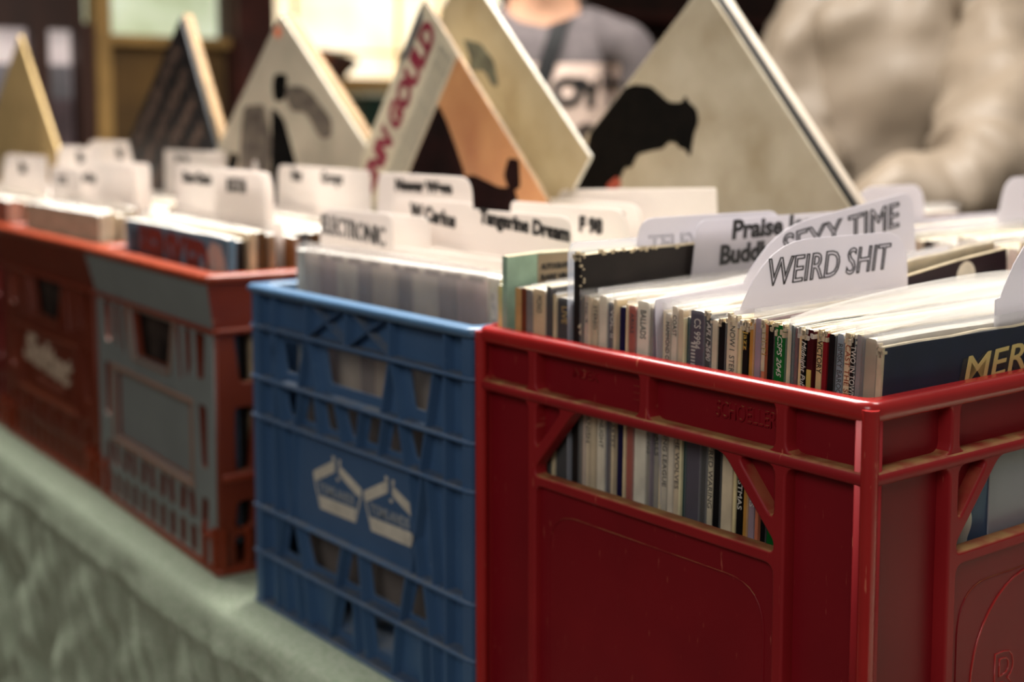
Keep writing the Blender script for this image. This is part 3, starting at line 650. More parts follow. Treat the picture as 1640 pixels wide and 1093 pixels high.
for i, e in enumerate(L_):
    if e is None: continue
    rgb, slv, txt, ink, dz, lab = e
    x0, x1 = sx(XS[i]), sx(XS[i + 1])
    if i == 1: x1 = sx(XS[3]) - .006
    q = -x0 / .35; lean = 2.4 * (1 - q); y0 = .0145 + .0085 * (1 - q) + random.uniform(-.0012, .0012)
    top = CARD2 if i in (1, 11, 34, 36, 37, 39, 40, 42, 43, 44, 49, 51, 52) else None
    if i == 59: y0 = .0235; top = CARD2
    t, c = record(lab, (x0 - .2835 * math.tan(R(lean)), y0, .0065 + dz), (x1 - x0) * .955, rgb, (random.uniform(-.003, .003), R(lean), 0), 'records packed in the red crate', slv, txt, ink or None,
                  tz=(S - .0065 - TW(txt) / 2) if txt else .2, tw=TW(txt), ts=min(.0080, max(.0048, (x1 - x0) * .62)), top=top, flap=random.choice([0, 0, .002, .004]) if slv > 1 else 0,
                  worn=i in (11, 34, 36, 37, 38, 39, 40, 42, 43, 44, 45, 48, 49, 50, 51, 52, 55, 56, 59), shear=.3 if i in (34, 44, 49) else 0)
    th = (x1 - x0) * .955
    if i == 1:      # label on the teal cover
        bm = bmesh.new(); box(bm, (th, .028, S - .045), (th + .0004, .068, S + -.001)); lb = obj('cover_label', bm, mat('tan_label', (150, 132, 106), .7, .1), c)
        for k, s_ in enumerate(('AUTOGRAPHED', 'RARE VINYL', 'RECORDING')):
            bm = bmesh.new(); lettering(bm, s_, .006, axes((th + .0006, .048, S - .011 - k * .008), (0, 1, 0), (0, 0, 1), (1, 0, 0)), width=.034, bold=.0003); obj('label_lettering', bm, INK, lb)
    if i == 11:     # chips along the edge of the tall album
        bm = bmesh.new()
        for k in range(60):
            y = random.uniform(0, .14) if k < 26 else random.uniform(-.0004, .003); z = S - random.uniform(0, .002) if k < 26 else random.uniform(.2, S)
            q_ = random.uniform(.0005, .0016); box(bm, (th - q_, y - q_, z - q_), (th + .0004, y + q_, z + q_ * .6))
        obj('worn_chips', bm, CARD2, c)
    low = {14: 'SPANISH', 16: 'MOONLIGHT', 26: 'MALLS', 28: 'RUNNING LEAGUE', 30: 'CHASE THE WOLVES', 35: 'FRED WARING', 39: 'CHRISTMAS', 41: 'CHRISTMAS', 19: 'QUARTET', 24: 'SONGS', 43: 'ORCHESTRA'}.get(i)
    if low:
        bm = bmesh.new(); lettering(bm, low, min(.0068, max(.0050, th * .7)), SP(th, .226 - (.012 if i > 33 else 0)), width=.0036 * len(low), depth=.0001)
        obj('lower_spine_lettering', bm, W_ if i in (39, 43, 41) else K_, c)
    if i == 33:
        bm = bmesh.new()
        for k in range(11):
            z = .262 - k * .0022
            box(bm, (th * .12, -.0003, z + .030), (th * .40, .0, z + .031), 0, Matrix.Translation((0, 0, z - .03)) @ Matrix.Shear('XZ', 4, (0, 0)) @ Matrix.Translation((0, 0, -z + .03)))
        obj('stripe_print', bm, WHITEINK, c)
    if i == 50:
        obj('yellow_sticker', new_box((th * .2, -.0006, .262), (th * .8, .001, .291)), mat('yellow_sticker', (206, 182, 92), .6, .05), c)
    if i == 42:
        obj('cream_print', new_box((.0003, -.0003, .285), (th - .0003, 0, S - .002)), CARD2, c)
    if i in (5, 25, 41, 57):
        pass
    if i == 59:     # comic lettering and colour fields on the cover
        obj('spine_edge', new_box((0, -.0006, .001), (th * .98, .0012, S - .001)), CARD2, c)
        F = lambda y, z, d: axes((th + d, y, z), (0, 1, 0), (0, 0, 1), (1, 0, 0))
        bm = bmesh.new(); n = 20
        pts = [(.01, .262)] + [(.01 + .085 * k / n, .262 + .019 * math.sin(k / n * PI * .95) + .003) for k in range(n + 1)] + [(.10, .262)]
        plate(bm, pts, [], .0003, .0001, F(0, 0, .0002), 0, 0); obj('purple_print', bm, mat('purple_print', (64, 46, 84), .6, .1), c)
        wr = obj('letter_shadow', (lambda b: (lettering(b, 'MERRY', .0235, F(.1250, .2920, .0004) @ Matrix.Rotation(R(3), 4, 'Z'), width=.118, bold=.0014, depth=.0001, shear=.18), b)[1])(bmesh.new()), INK, c)
        obj('comic_lettering', (lambda b: (lettering(b, 'MERRY', .0235, F(.1280, .2940, .0007) @ Matrix.Rotation(R(3), 4, 'Z'), width=.110, bold=.0002, depth=.0001, shear=.18), b)[1])(bmesh.new()), YEL, wr)
        bm = bmesh.new(); lettering(bm, 'CHRISTMAS', .030, F(.172, .252, .0005), width=.17, bold=.003); sh = obj('letter_shadow', bm, INK, c)
        bm = bmesh.new(); lettering(bm, 'CHRISTMAS', .030, F(.173, .2523, .0008), width=.165, bold=.0008); obj('comic_lettering', bm, YEL, sh)
        bm = bmesh.new(); plate(bm, rect(.012, .150, .315, .226), [], .0003, .0001, F(0, 0, .0001), 0, 0); obj('sky_print', bm, mat('steel_blue_print', (70, 92, 124), .6, .15, 6), c)
        bm = bmesh.new(); plate(bm, rr([(.070, .175), (.070, .186), (.084, .206), (.094, .206), (.096, .196), (.090, .186), (.102, .176), (.102, .16), (.072, .16)], .006), [], .0003, .0001, F(0, 0, .0004), 0, 0); obj('white_print', bm, WHITEINK, c)
        bm = bmesh.new(); plate(bm, rect(.02, .150, .069, .196), [], .0003, .0001, F(0, 0, .0003), 0, 0); obj('brown_print', bm, card_mat((96, 62, 40)), c)
# raised dark album with a cream cover behind it, back part of the red crate
t, c = record('dark plum album slanting up behind the dividers in the red crate', (-.1470, .058, -.002), .0030, (38, 24, 34), (R(6.4), R(1.5), 0), 'records packed in the red crate', 0, top=CARD2)
bm = bmesh.new(); lettering(bm, 'A', .02, axes((.0034, .16, S - .012), (0, 1, 0), (0, 0, 1), (1, 0, 0)), bold=.001); obj('gold_letter', bm, GOLD, c)
bm = bmesh.new(); bmesh.ops.create_circle(bm, cap_ends=True, segments=20, radius=.012, matrix=axes((.0033, .262, S - .014), (0, 1, 0), (0, 0, 1), (1, 0, 0))); obj('pale_spot', bm, CARD, c)
record('cream album leaning behind the dark plum album', (-.1580, .050, .009), .0034, (222, 204, 168), (R(5.0), R(1.5), 0), 'records packed in the red crate', 2)
# tall loose plastic covers above the records near the front corner
for i, (x, y, up, lab) in enumerate(((-.085, .02, .016, 'loose clear record cover bulging up above the green-spined record'), (-.056, .024, .013, 'loose clear record cover rising above the crimson record'),
                                     (-.028, .03, .010, 'loose clear record cover rising behind the navy album'), (-.200, .022, .014, 'loose clear record cover curling up over the wide white spine'))):
    t = thing('plastic_cover', lab, 'plastic cover', (x - .012, y, .0065), (0, R(2), 0), 'loose clear covers in the red crate')
    bm = bmesh.new(); n = 14; rows = []
    for k in range(n + 1):
        yy = S * k / n; zz = S + up * (math.sin(k / n * 2.6) ** .7 if k else 0) + .001; b = .004 * math.sin(k / n * 5 + i)
        rows.append([bm.verts.new((.0, yy, S * .3)), bm.verts.new((b * .3 , yy, S - .004)), bm.verts.new((b + .002, yy, zz)), bm.verts.new((b + .0045, yy, zz - .001)), bm.verts.new((.0065, yy, S - .002))])
    for a, b in zip(rows, rows[1:]):
        for j in range(4): bm.faces.new((a[j], b[j], b[j + 1], a[j + 1]))
    obj('cover_film', bm, SLVTOP, t, True)

# ------------------------------------------------------------------ front-facing records (spines on their right ends)
def front_row(x_right, y0, y1, n, prefix, group, cols, z=.002, rz=0, ox=0, oy=0, first=None, sleeve_first=0, gap=()):
    """n records standing parallel to the front wall"""
    out = []; Rz = Matrix.Rotation(rz, 4, 'Z')
    step = (y1 - y0) / n; y = y0; i = -1
    while y < y1 and i < n - 1:
        th = step * random.uniform(.62, .9)
        hit = [g + w for g, w in gap if g - w < y + th and y < g + w]
        if hit: y = max(hit) + .0002; continue
        i += 1; p = Rz @ Vector((x_right + random.uniform(-.003, .003), y, 0)) + Vector((ox, oy, z + random.uniform(-.004, .004))); y += step
        rgb = first if (i == 0 and first) else random.choice(cols)
        lab = '%s, %s from the front' % (prefix, ORD[i])
        t = thing('record_sleeve', lab, 'record', p, (random.uniform(-.004, .004), 0, rz + PI / 2), group)
        c = obj('card_cover', sleeve_bm(th, worn=False), [card_mat(rgb), random.choice([PAPERW, CARD, PAPERW])], t)
        if i % 2 == 0: obj('plastic_sleeve', shell_bm(th, .006, random.choice([0, .003])), [SLV, SLVTOP], t)
        out.append((t, c, th))
    return out
ORD = ['frontmost', 'second', 'third', 'fourth', 'fifth', 'sixth', 'seventh', 'eighth', 'ninth', 'tenth', 'eleventh', 'twelfth', 'thirteenth', 'fourteenth', 'fifteenth', 'sixteenth', 'seventeenth', 'eighteenth', 'nineteenth', 'twentieth',
       'twenty-first', 'twenty-second', 'twenty-third', 'twenty-fourth', 'twenty-fifth', 'twenty-sixth', 'twenty-seventh', 'twenty-eighth']
CREAMS = [(224, 214, 196), (212, 196, 166), (236, 230, 218), (190, 172, 140), (230, 220, 200)]
BROWNS = [(120, 84, 44), (176, 128, 72), (150, 112, 64), (30, 22, 18), (214, 184, 140), (96, 66, 36), (196, 176, 140), (142, 92, 50), (70, 50, 30)]
# blue crate
fr = front_row(-.372, .040, .345, 24, 'record standing across the blue crate', 'records across the blue crate', CREAMS + [(120, 112, 108)], z=.004, gap=((.060, .0025), (.085, .0025), (.104, .0025), (.112, .0025), (.132, .0025), (.160, .0025), (.255, .018), (.283, .0025), (.302, .008)))
t, c, th = fr[0]; t['label'] = 'grey and cream striped picture record under frosted plastic, front of the blue crate'
t.location.y = .038
# picture side (local -X faces the viewer): photographic vertical bands
F = lambda y, z, d=0: axes((-.0004 - d, y, z), (0, -1, 0), (0, 0, 1), (-1, 0, 0))
DKSHADE = mat('painted_interior_shade', (34, 28, 26), .7, .4, 20, var_col=(78, 66, 58), spec=.15)  # dark colour standing for the shade inside the crates
def lower_shade(c, z1, x1=-.001):  # dark plate over the lower cover, painting the shade seen through the lattice
    bm = bmesh.new(); box(bm, (x1, .0, .001), (-.0002, S, z1)); obj('lower_cover_shade', bm, DKSHADE, c)
lower_shade(c, .176)
xx = .012; k = 0; BW = [(.040, (186, 150, 140)), (.026, (122, 104, 98)), (.038, (204, 190, 168)), (.022, (104, 92, 92)), (.040, (196, 178, 154)), (.024, (112, 98, 98)), (.036, (206, 192, 170)), (.030, (152, 124, 118)), (.034, (196, 180, 160))]
for wd, rgb in BW:
    bm = bmesh.new(); plate(bm, [(-(xx + wd) , .175), (-xx, .175), (-xx - .004, S - .004), (-(xx + wd) - .004 * (k < 8), S - .004)], [], .0003, .0001, F(0, 0), 0, 0)
    obj('band_print', bm, mat('band_%d' % k, rgb, .6, .3, 34, stretch=(1, 1, .5), var_col=tuple(max(0, int(v * .62)) for v in rgb)), c); xx += wd; k += 1
bm = bmesh.new()
for i in range(9):
    u = .02 + i * .03; box(bm, (-.0009, u, S - .0065), (-.0005, u + random.uniform(.008, .022), S - .002))
obj('top_print', bm, mat('maroon_dark_print', (58, 40, 42), .7, .2), c)
bm = bmesh.new(); box(bm, (-.001, -.004, .20), (-.0007, .010, S - .012)); obj('side_print', bm, mat('pale_side_print', (222, 210, 196), .6, .3, 160), c)
t = thing('frosted_sheet', 'frosted plastic sheet in front of the striped record in the blue crate', 'plastic sheet', (-.664, .0318, .012))
bm = bmesh.new(); box(bm, (0, 0, 0), (.280, .0012, .316)); obj('sheet', bm, FROST, t)
# grey-fronted crate: blue pictorial cover in front, brown spines seen at its right end
RZ3 = math.atan2(-.0262, .3764)
fr = front_row(.362, .022, .315, 27, 'record standing across the grey-fronted crate', 'records across the grey-fronted crate', BROWNS, z=TZ + .028, rz=RZ3, ox=-1.1686, oy=.027, first=(72, 122, 148), gap=((.080, .0025), (.090, .0025), (.188, .0025), (.200, .0025), (.240, .022)))
t, c, th = fr[0]; t['label'] = 'blue picture album with dark red lettering, front of the grey-fronted crate'
lower_shade(c, .215)
bm = bmesh.new(); lettering(bm, 'PERSKED', .068, F(.160, S - .036, .0002) @ Matrix.Rotation(R(-2), 4, 'Z'), width=.215, bold=.004, depth=.0001); obj('red_lettering', bm, mat('oxide_red_print', (120, 44, 34), .7, .2), c)
bm = bmesh.new(); pts = [(-.30, .20), (-.30, .262), (-.27, .268), (-.25, .255), (-.22, .262), (-.20, .25), (-.17, .268), (-.15, .25), (-.12, .262), (-.09, .256), (-.065, .285), (-.045, .307), (-.02, .305), (-.004, .28), (-.004, .20)]
plate(bm, pts, [], .0002, .00005, F(0, 0, -.0001), 0, 0); obj('pink_landscape_print', bm, mat('sand_pink_print', (206, 172, 152), .7, .4, 60, var_col=(150, 160, 160)), c)
bm = bmesh.new(); plate(bm, rr([(-.296, .262), (-.275, .262), (-.272, .306), (-.292, .306)], .008), [], .0002, .00005, F(0, 0, .0001), 0, 0); obj('dark_print', bm, card_mat((34, 58, 76)), c)
# brown script crate: cream covers
fr = front_row(.368, .020, .312, 22, 'record standing across the brown crate with white script', 'records across the white-script crate', CREAMS + [(176, 160, 130)], z=TZ + .028, rz=math.atan2(-.018, .40), ox=-1.585, oy=.0472, first=(206, 190, 160), gap=((.060, .0025), (.075, .0025), (.090, .0025), (.200, .0025), (.222, .022)))
lower_shade(fr[0][1], .225)
fr = front_row(.350, .020, .300, 12, 'record standing across the far left dark red crate', 'records across the far left crate', [(150, 84, 52), (200, 180, 150), (222, 208, 184)], z=TZ + .026, rz=math.atan2(-.018, .39), ox=-1.985, oy=.068, first=(150, 84, 52))
# back crates, records facing the near end
for bi, (bx, nm) in enumerate(((-.38, 'back crate right behind the red one'), (-.80, 'back crate behind the blue one'))):
    x = bx + .016; k = 0
    while x < bx + .350 and k < 28:
        th = random.uniform(.007, .015); rgb = random.choice(CREAMS + CREAMS + [(60, 44, 40), (170, 130, 90)])
        t = thing('record_sleeve', 'record in the %s, %s from its left end' % (nm, ORD[k].replace('frontmost', 'first')), 'record', (x, .440, .022 + random.uniform(-.003, .005)), (0, R(1), 0), 'records in the ' + nm)
        c = obj('card_cover', sleeve_bm(th * .85, worn=False), [card_mat(rgb), random.choice(TOPS)], t)
        if k % 3 == 0: obj('plastic_sleeve', shell_bm(th * .85, .008, .003), [SLV, SLVTOP], t)
        x += th; k += 1

# ------------------------------------------------------------------ milky divider cards with handwritten tabs
def divider(label, M, y0, tab, ztop, zbase, group, text=None, size=.02, tw=None, outline=0, bold=.0006, shear=0, trot=0, tpos=None, rl=.012, rrt=.008, m=None, depth=.315, ink=None, tilt=0, slope=0, full=True, zlow=.0):
    """M: frame whose u runs along the card, v up, n toward the reader.  tab=(u0,u1)"""
    t = thing('record_divider', label, 'divider', M.translation, M.to_euler(), group)
    u0, u1 = tab; z1 = ztop; 
    body = [(y0, zlow), (y0 + depth, zlow), (y0 + depth, zbase), (u1 + .003, zbase), (u1, z1 + slope * (u1 - u0)), (u0 + rl * .6, z1), (u0, zbase)]
    if u0 > y0 + .004: body.append((y0, zbase))
    # round the two tab corners separately
    out = []; k = len(body)
    for i, p in enumerate(body):
        rad = {4: rrt, 5: rl}.get(i, .002)
        a = Vector(body[i - 1]); b = Vector(body[(i + 1) % k]); p = Vector(p)
        q = min(rad, (a - p).length * .48 if rad < .02 else (a - p).length * .7, (b - p).length * .85); s = p + (a - p).normalized() * q; e = p + (b - p).normalized() * min(q, (b - p).length * .85)
        for j in range(7):
            w_ = j / 6; out.append((s * (1 - w_) ** 2 + p * 2 * w_ * (1 - w_) + e * w_ * w_)[:])
    bm = bmesh.new(); plate(bm, out, [], .0009, .0002, Matrix.Identity(4), 0, 0)
    o = obj('divider_card', bm, m or DIV, t)
    if text:
        lines = text.split('\n'); cx, cz = tpos or ((u0 + u1) / 2, z1 - size * .75)
        cxs = cx if isinstance(cx, tuple) else [cx - q * size * .12 for q in range(len(lines))]
        for q, s_ in enumerate(lines):
            bm = bmesh.new()
            lettering(bm, s_, size, axes((cxs[q], cz - q * size * .95, .0009), (math.cos(trot), math.sin(trot), 0), (-math.sin(trot), math.cos(trot), 0), (0, 0, 1)),
                      width=(tw if isinstance(tw, (int, float)) else (tw[q] if tw else None)), shear=shear, bold=0 if outline else bold, outline=outline, depth=.0001)
            obj('tab_lettering', bm, ink or INK, o)
    return t
X_ = lambda x, y=0, yaw=0, roll=0, pitch=0: Matrix.Translation((x, y, 0)) @ Matrix.Rotation(R(yaw), 4, 'Z') @ axes((0, 0, 0), (0, 1, 0), (0, 0, 1), (1, 0, 0)) @ Matrix.Rotation(R(roll), 4, 'Z')
Y_ = lambda x, y, yaw=0, roll=0: Matrix.Translation((x, y, 0)) @ Matrix.Rotation(R(yaw), 4, 'Z') @ axes((0, 0, 0), (1, 0, 0), (0, 0, 1), (0, -1, 0)) @ Matrix.Rotation(R(roll), 4, 'Z')
G1 = 'milky divider cards in the red crate'
divider('milky divider lettered WEIRD SHIT in hollow slanted capitals', X_(-.1265), .028, (.034, .200), .3655, .3245, G1, 'WEIRD SHIT', .0245, .124, outline=.0005, shear=.2, tpos=(.118, .3465), trot=R(1.5), rl=.040, rrt=.026, zlow=.008)
divider('milky divider lettered SEXY TIME tilted behind the front divider card', X_(-.180, 0, 0, 3), .030, (.112, .300), .360, .326, G1, 'SEXY TIME', .026, .132, outline=.0006, shear=.1, tpos=(.216, .350), trot=R(5), rl=.05, rrt=.014, zlow=.006, slope=.07)
divider('milky divider with two lines of bold handwriting beginning Praise', X_(-.252), .028, (.118, .290), .3685, .326, G1, 'Praise Jesus\nBuddha', .0195, (.110, .064), bold=.0008, tpos=((.214, .178), .3600), shear=.1, trot=R(1), rl=.010, rrt=.010, zlow=.006)
divider('milky divider with faint capitals behind the tall dark album', X_(-.262, 0), .020, (.068, .225), .3715, .326, G1, 'TELEVISION', .016, .100, outline=.0003, tpos=(.135, .3525), rl=.014, rrt=.014, zlow=.006, ink=mat('faded_ink', (168, 166, 172), .6, .1))
divider('clear divider sheet rising between black gold spine and tall dark album', X_(-.2668), .0135, (.0135, .300), .3575, .350, G1, None, rl=.004, rrt=.004, zlow=.008, m=film('thin_clear_divider', (214, 218, 228), .34, .25, .4), slope=.0)
divider('milky divider standing over the navy album at right edge of the picture', X_(-.0142), .134, (.139, .290), .3835, .335, G1, None, rl=.05, rrt=.02, zlow=.008, depth=.21)
G2 = 'divider cards in the blue crate'
divider('divider lettered ELECTRONIC in hollow capitals, front of the blue crate', Y_(-.685, .060), 0, (0, .125), .3590, .331, G2, 'ELECTRONIC', .024, .112, outline=.0006, tpos=(.059, .3400), trot=R(-3), rl=.012, rrt=.008, zlow=.01, depth=.298, m=DIV2)
divider('divider with short bold handwriting beginning with a W, blue crate', Y_(-.672, .112), 0, (.030, .160), .3690, .330, G2, 'W.Carlos', .0175, .074, bold=.0012, tpos=(.100, .3545), trot=R(-5), rl=.012, rrt=.006, zlow=.01, depth=.298, m=DIV2)
divider('divider with the longest bold handwritten name, right part of the blue crate', Y_(-.672, .104), 0, (.165, .302), .3650, .330, G2, 'Tangerine Dream', .016, .120, bold=.0011, tpos=(.242, .3550), trot=R(-4), rl=.006, rrt=.012, zlow=.01, depth=.302, m=DIV2)
divider('divider with short bold marks just right of the longest handwritten name', Y_(-.672, .160), 0, (.150, .305), .3690, .330, G2, 'F 98', .0165, .030, bold=.0012, tpos=(.262, .3530), trot=R(-2), rl=.006, rrt=.016, zlow=.01, depth=.305, m=DIV2)
divider('divider with two bold words below the white and crimson album', Y_(-.702, .132, -0), 0, (.002, .162), .3900, .330, G2, 'Newer Wave', .014, .095, bold=.0012, tpos=(.085, .3785), rl=.010, rrt=.018, zlow=.01, depth=.30, m=DIV2)
divider('blank bright divider low between the two lettered cards of the blue crate', Y_(-.672, .085), 0, (.002, .132), .3560, .330, G2, None, rl=.02, rrt=.008, zlow=.01, depth=.298, m=DIV2)
divider('bright blank divider along the back of the blue crate, below the big album', Y_(-.655, .283), 0, (.050, .270), .3720, .330, G2, None, rl=.010, rrt=.004, zlow=.01, depth=.290, m=DIV2, slope=.045)
divider('bright divider with small dark marks, back half of the blue crate', Y_(-.655, .268), 0, (.018, .190), .3640, .330, G2, '&          ..', .011, .140, bold=.0008, tpos=(.100, .3570), rl=.010, rrt=.016, zlow=.01, depth=.290, m=DIV2)
G3 = 'divider cards in the grey-fronted crate'
M3 = Matrix.Translation((-1.1686, .027, 0)) @ Matrix.Rotation(RZ3, 4, 'Z')
def Z_(x, y, M=M3): return M @ axes((x, y, 0), (1, 0, 0), (0, 0, 1), (0, -1, 0))
divider('divider with two bold black words behind the blue picture album', Z_(.030, .090), 0, (0, .290), .3865, .335, G3, 'Disco Classic', .0155, .092, bold=.0016, tpos=(.075, .3720), rl=.012, rrt=.022, zlow=.02, depth=.315, m=DIV2)
divider('divider with tall hollow capitals beside the bold handwriting, left of centre', Z_(.032, .080), 0, (.150, .292), .3850, .335, G3, 'BOSTON', .022, .052, outline=.0006, tpos=(.216, .3685), rl=.012, rrt=.022, zlow=.02, depth=.315, m=DIV2)
divider('divider with one short bold black word, rear of the grey-fronted crate', Z_(.055, .200), 0, (.030, .165), .3860, .335, G3, 'New', .014, .030, bold=.0018, tpos=(.090, .3740), rl=.012, rrt=.006, zlow=.02, depth=.3, m=DIV2)
divider('divider with one grey word, right rear corner of the grey-fronted crate', Z_(.055, .188), 0, (.170, .298), .3870, .335, G3, 'Groups', .018, .054, bold=.0010, tpos=(.208, .3755), rl=.006, rrt=.006, zlow=.02, depth=.3, m=DIV2, ink=mat('grey_ink', (70, 66, 64), .6, 0))
divider('narrow blank divider tab at the left rear of the grey-fronted crate', Z_(.030, .190), 0, (.0, .020), .3900, .335, G3, None, zlow=.02, depth=.3, m=DIV2)
G4 = 'divider cards in the brown script crate'
M4 = Matrix.Translation((-1.585, .0472, 0)) @ Matrix.Rotation(math.atan2(-.018, .40), 4, 'Z')
divider('divider lettered or Rap in bold black above the cream records', Z_(.045, .075, M4), 0, (.060, .300), .3830, .335, G4, 'or Rap', .0155, .060, bold=.0018, tpos=(.122, .3610), rl=.03, rrt=.01, zlow=.02, depth=.315, m=DIV2)
divider('divider with two stacked short words, right of the or Rap card', Z_(.048, .090, M4), 0, (.160, .312), .3850, .335, G4, 'FUNK\nSOUL', .0150, (.038, .050), bold=.0014, tpos=(.200, .3750), rl=.006, rrt=.012, zlow=.02, depth=.315, m=DIV2)
divider('divider with one dark hollow word low at the left of the brown crate', Z_(.040, .060, M4), 0, (.0, .140), .3740, .335, G4, 'ROCK', .0160, .040, bold=.0010, tpos=(.060, .3550), rl=.006, rrt=.012, zlow=.02, depth=.3, m=DIV2, ink=mat('grey_ink', (70, 66, 64), .6, 0))
divider('divider with faint small words behind the other brown crate cards', Z_(.045, .200, M4), 0, (.080, .300), .3980, .335, G4, 'Jazz  Pop', .0130, .050, bold=.0008, tpos=(.150, .3860), rl=.006, rrt=.012, zlow=.02, depth=.315, m=DIV2, ink=mat('grey_ink', (70, 66, 64), .6, 0))
G5 = 'divider cards in the far left crate'
M5 = Matrix.Translation((-1.985, .068, 0)) @ Matrix.Rotation(math.atan2(-.018, .39), 4, 'Z')
for i, (x, y, tb, zt, s_, lab) in enumerate(((.02, .08, (.08, .33), .385, 'Blues', 'divider with one small dark word, front of the far left crate'), (.03, .16, (.10, .33), .398, 'SKA', 'divider with a broad dark word, middle of the far left crate'),
                                            (.02, .24, (.02, .30), .405, 'Folk', 'divider with a small dark word, back of the far left crate'))):
    divider(lab, Z_(x, y, M5), 0, tb, zt, .335, G5, s_, .024, .036, bold=.0022, tpos=((tb[0] + tb[1]) / 2 + .02 * i, zt - .020), rl=.03, rrt=.01, zlow=.02, depth=.33, m=DIV2)
G6 = 'divider cards in the back crates'
divider('milky blank divider with a rounded tab in the crate behind, right edge', X_(-.30, .43), 0, (.150, .29), .386, .345, G6, None, rl=.02, rrt=.02, zlow=.03)
divider('milky blank divider beside the big white upright album, crate behind', X_(-.37, .43), 0, (.02, .13), .378, .345, G6, None, rl=.02, rrt=.02, zlow=.03)
divider('low milky blank divider at back of the crate behind the blue one', X_(-.62, .43), 0, (.05, .25), .380, .345, G6, None, rl=.02, rrt=.02, zlow=.03)

# ------------------------------------------------------------------ albums standing on a corner
def diamond(label, c, yaw, roll, rgb, th=.0045, group='albums standing on one corner', edge=None, var=None):
    h = Vector((math.cos(R(yaw)), math.sin(R(yaw)), 0)); z = Vector((0, 0, 1)); n = h.cross(z); p = R(45 + roll)
    a = math.sin(p) * h + math.cos(p) * z; b = -math.cos(p) * h + math.sin(p) * z
    M = axes(c, a, b, n); t = thing('display_album', label, 'record', c, M.to_euler(), group)
    bm = bmesh.new(); plate(bm, rr(rect(-.1575, -.1575, .1575, .1575), .002, 2), [], th, .0006, Matrix.Translation((0, 0, -th / 2)), 0, 1)
    for f in bm.faces:
        if abs(f.normal.z) < .5 and edge: f.material_index = 1
    m = mat('album_%d_%d_%d' % rgb, rgb, .55, .12, 14, .25, var_col=var, spec=.3)
    o = obj('album_cover', bm, [m, edge or CARD], t)
    return t, o, M
def art(o, name, pts, m, d=.0001, r=.004, holes=()):
    bm = bmesh.new(); plate(bm, rr(pts, r, 3), holes, .0003, .00005, Matrix.Translation((0, 0, d)), 0, 0); return obj(name, bm, m, o)
t, o, M = diamond('big worn white album with a black animal silhouette, standing on its corner', (-.531, .397, .352), 0, 4, (186, 176, 156), .0045, var=(152, 138, 114))
art(o, 'black_print', [(.007, .1565), (.021, .149), (.038, .131), (.043, .115), (.047, .101), (.056, .092), (.062, .088), (.070, .091), (.068, .083), (.072, .069), (.066, .058), (.053, .053), (.034, .038), (.034, .050), (.028, .056), (.029, .061), (.022, .070), (.010, .070), (-.002, .078), (-.023, .090), (-.040, .085), (-.046, .092), (-.063, .087), (-.075, .088), (-.088, .089), (-.128, .115), (-.156, .125), (-.1565, .140), (-.110, .138), (-.090, .142), (-.079, .148), (-.066, .1565), (-.043, .1565), (-.021, .1565)], mat('silhouette_black', (10, 9, 8), .8, .3, 60, var_col=(20, 16, 14), spec=.05), .0002, .004)
art(o, 'red_print', [(-.082, .096), (-.062, .093), (-.062, .081), (-.090, .086)], mat('brick_red_print', (170, 70, 50), .6, .2), .0003)
diamond('black sleeve edge just behind the big silhouette album', (-.531, .4045, .3535), 0, 4, (20, 18, 18), .0055, edge=INK)
diamond('white album with a thick pale edge behind the big silhouette album', (-.530, .4115, .354), 0, 4, (228, 214, 196), .0105)
# white strip with crimson name and orange photo
t, o, M = diamond('album with crimson capitals on a white strip over an orange photograph', (-.773, .249, .349), -5, -4, (214, 204, 178), .0045, edge=mat('brown_worn_edge', (150, 118, 78), .7, .3, 60))
bm = bmesh.new(); lettering(bm, 'GLENN GOULD', .040, Matrix.Translation((.004, .124, .0003)), width=.286, bold=.0026, depth=.0001); obj('crimson_lettering', bm, mat('crimson_print', (136, 18, 50), .6, .1), o)
for k in range(7):
    bm = bmesh.new(); lettering(bm, 'beethoven concerto no 5 in e flat major op 73' if k % 2 else 'new york philharmonic leonard symphony orchestra', .004, Matrix.Translation((.02, .096 - k * .0045, .0003)), width=.25, depth=.0001); obj('small_print', bm, mat('print_grey', (130, 132, 122), .6, .1), o)
art(o, 'photo_print', rect(-.157, -.157, .157, .061), mat('orange_photo', (208, 150, 98), .5, .3, 14, var_col=(176, 112, 70)), .0002, .001)
art(o, 'dark_print', [(.092, .060), (-.157, .060), (-.157, -.12), (.02, -.12), (.045, -.040), (.059, -.034), (.073, -.030), (.082, .001), (.090, .035)], mat('dark_photo', (16, 8, 8), .8, .3, 20, var_col=(40, 18, 16), spec=.05), .0004, .006)
art(o, 'dark_print', [(.142, -.080), (.154, -.095), (.135, -.115), (.118, -.105), (.123, -.085)], mat('dark_photo', (34, 18, 18)), .0004, .004)
art(o, 'dark_print', [(.062, -.023), (.085, -.043), (.109, -.087), (.128, -.107), (.118, -.130), (.03, -.14), (.02, -.05)], mat('dark_photo', (34, 18, 18)), .0005, .006)
art(o, 'blue_print', [(.128, .157), (.15, .157), (.140, .145), (.09, .145), (.06, .157)], card_mat((88, 92, 96)), .0004, .003)
t, o, M = diamond('cream album with a small grey-green print behind the crimson lettered one', (-.771, .299, .390), -5, -4, (198, 180, 146), .0050, var=(168, 146, 110), edge=CARD)
art(o, 'grey_green_print', [(.096, .102), (.115, .070), (.118, .037), (.103, .012), (.096, .022), (.098, .045), (.086, .060), (.078, .070), (.090, .076)], mat('grey_green_print', (108, 106, 88), .6, .4, 60), .0003, .005)
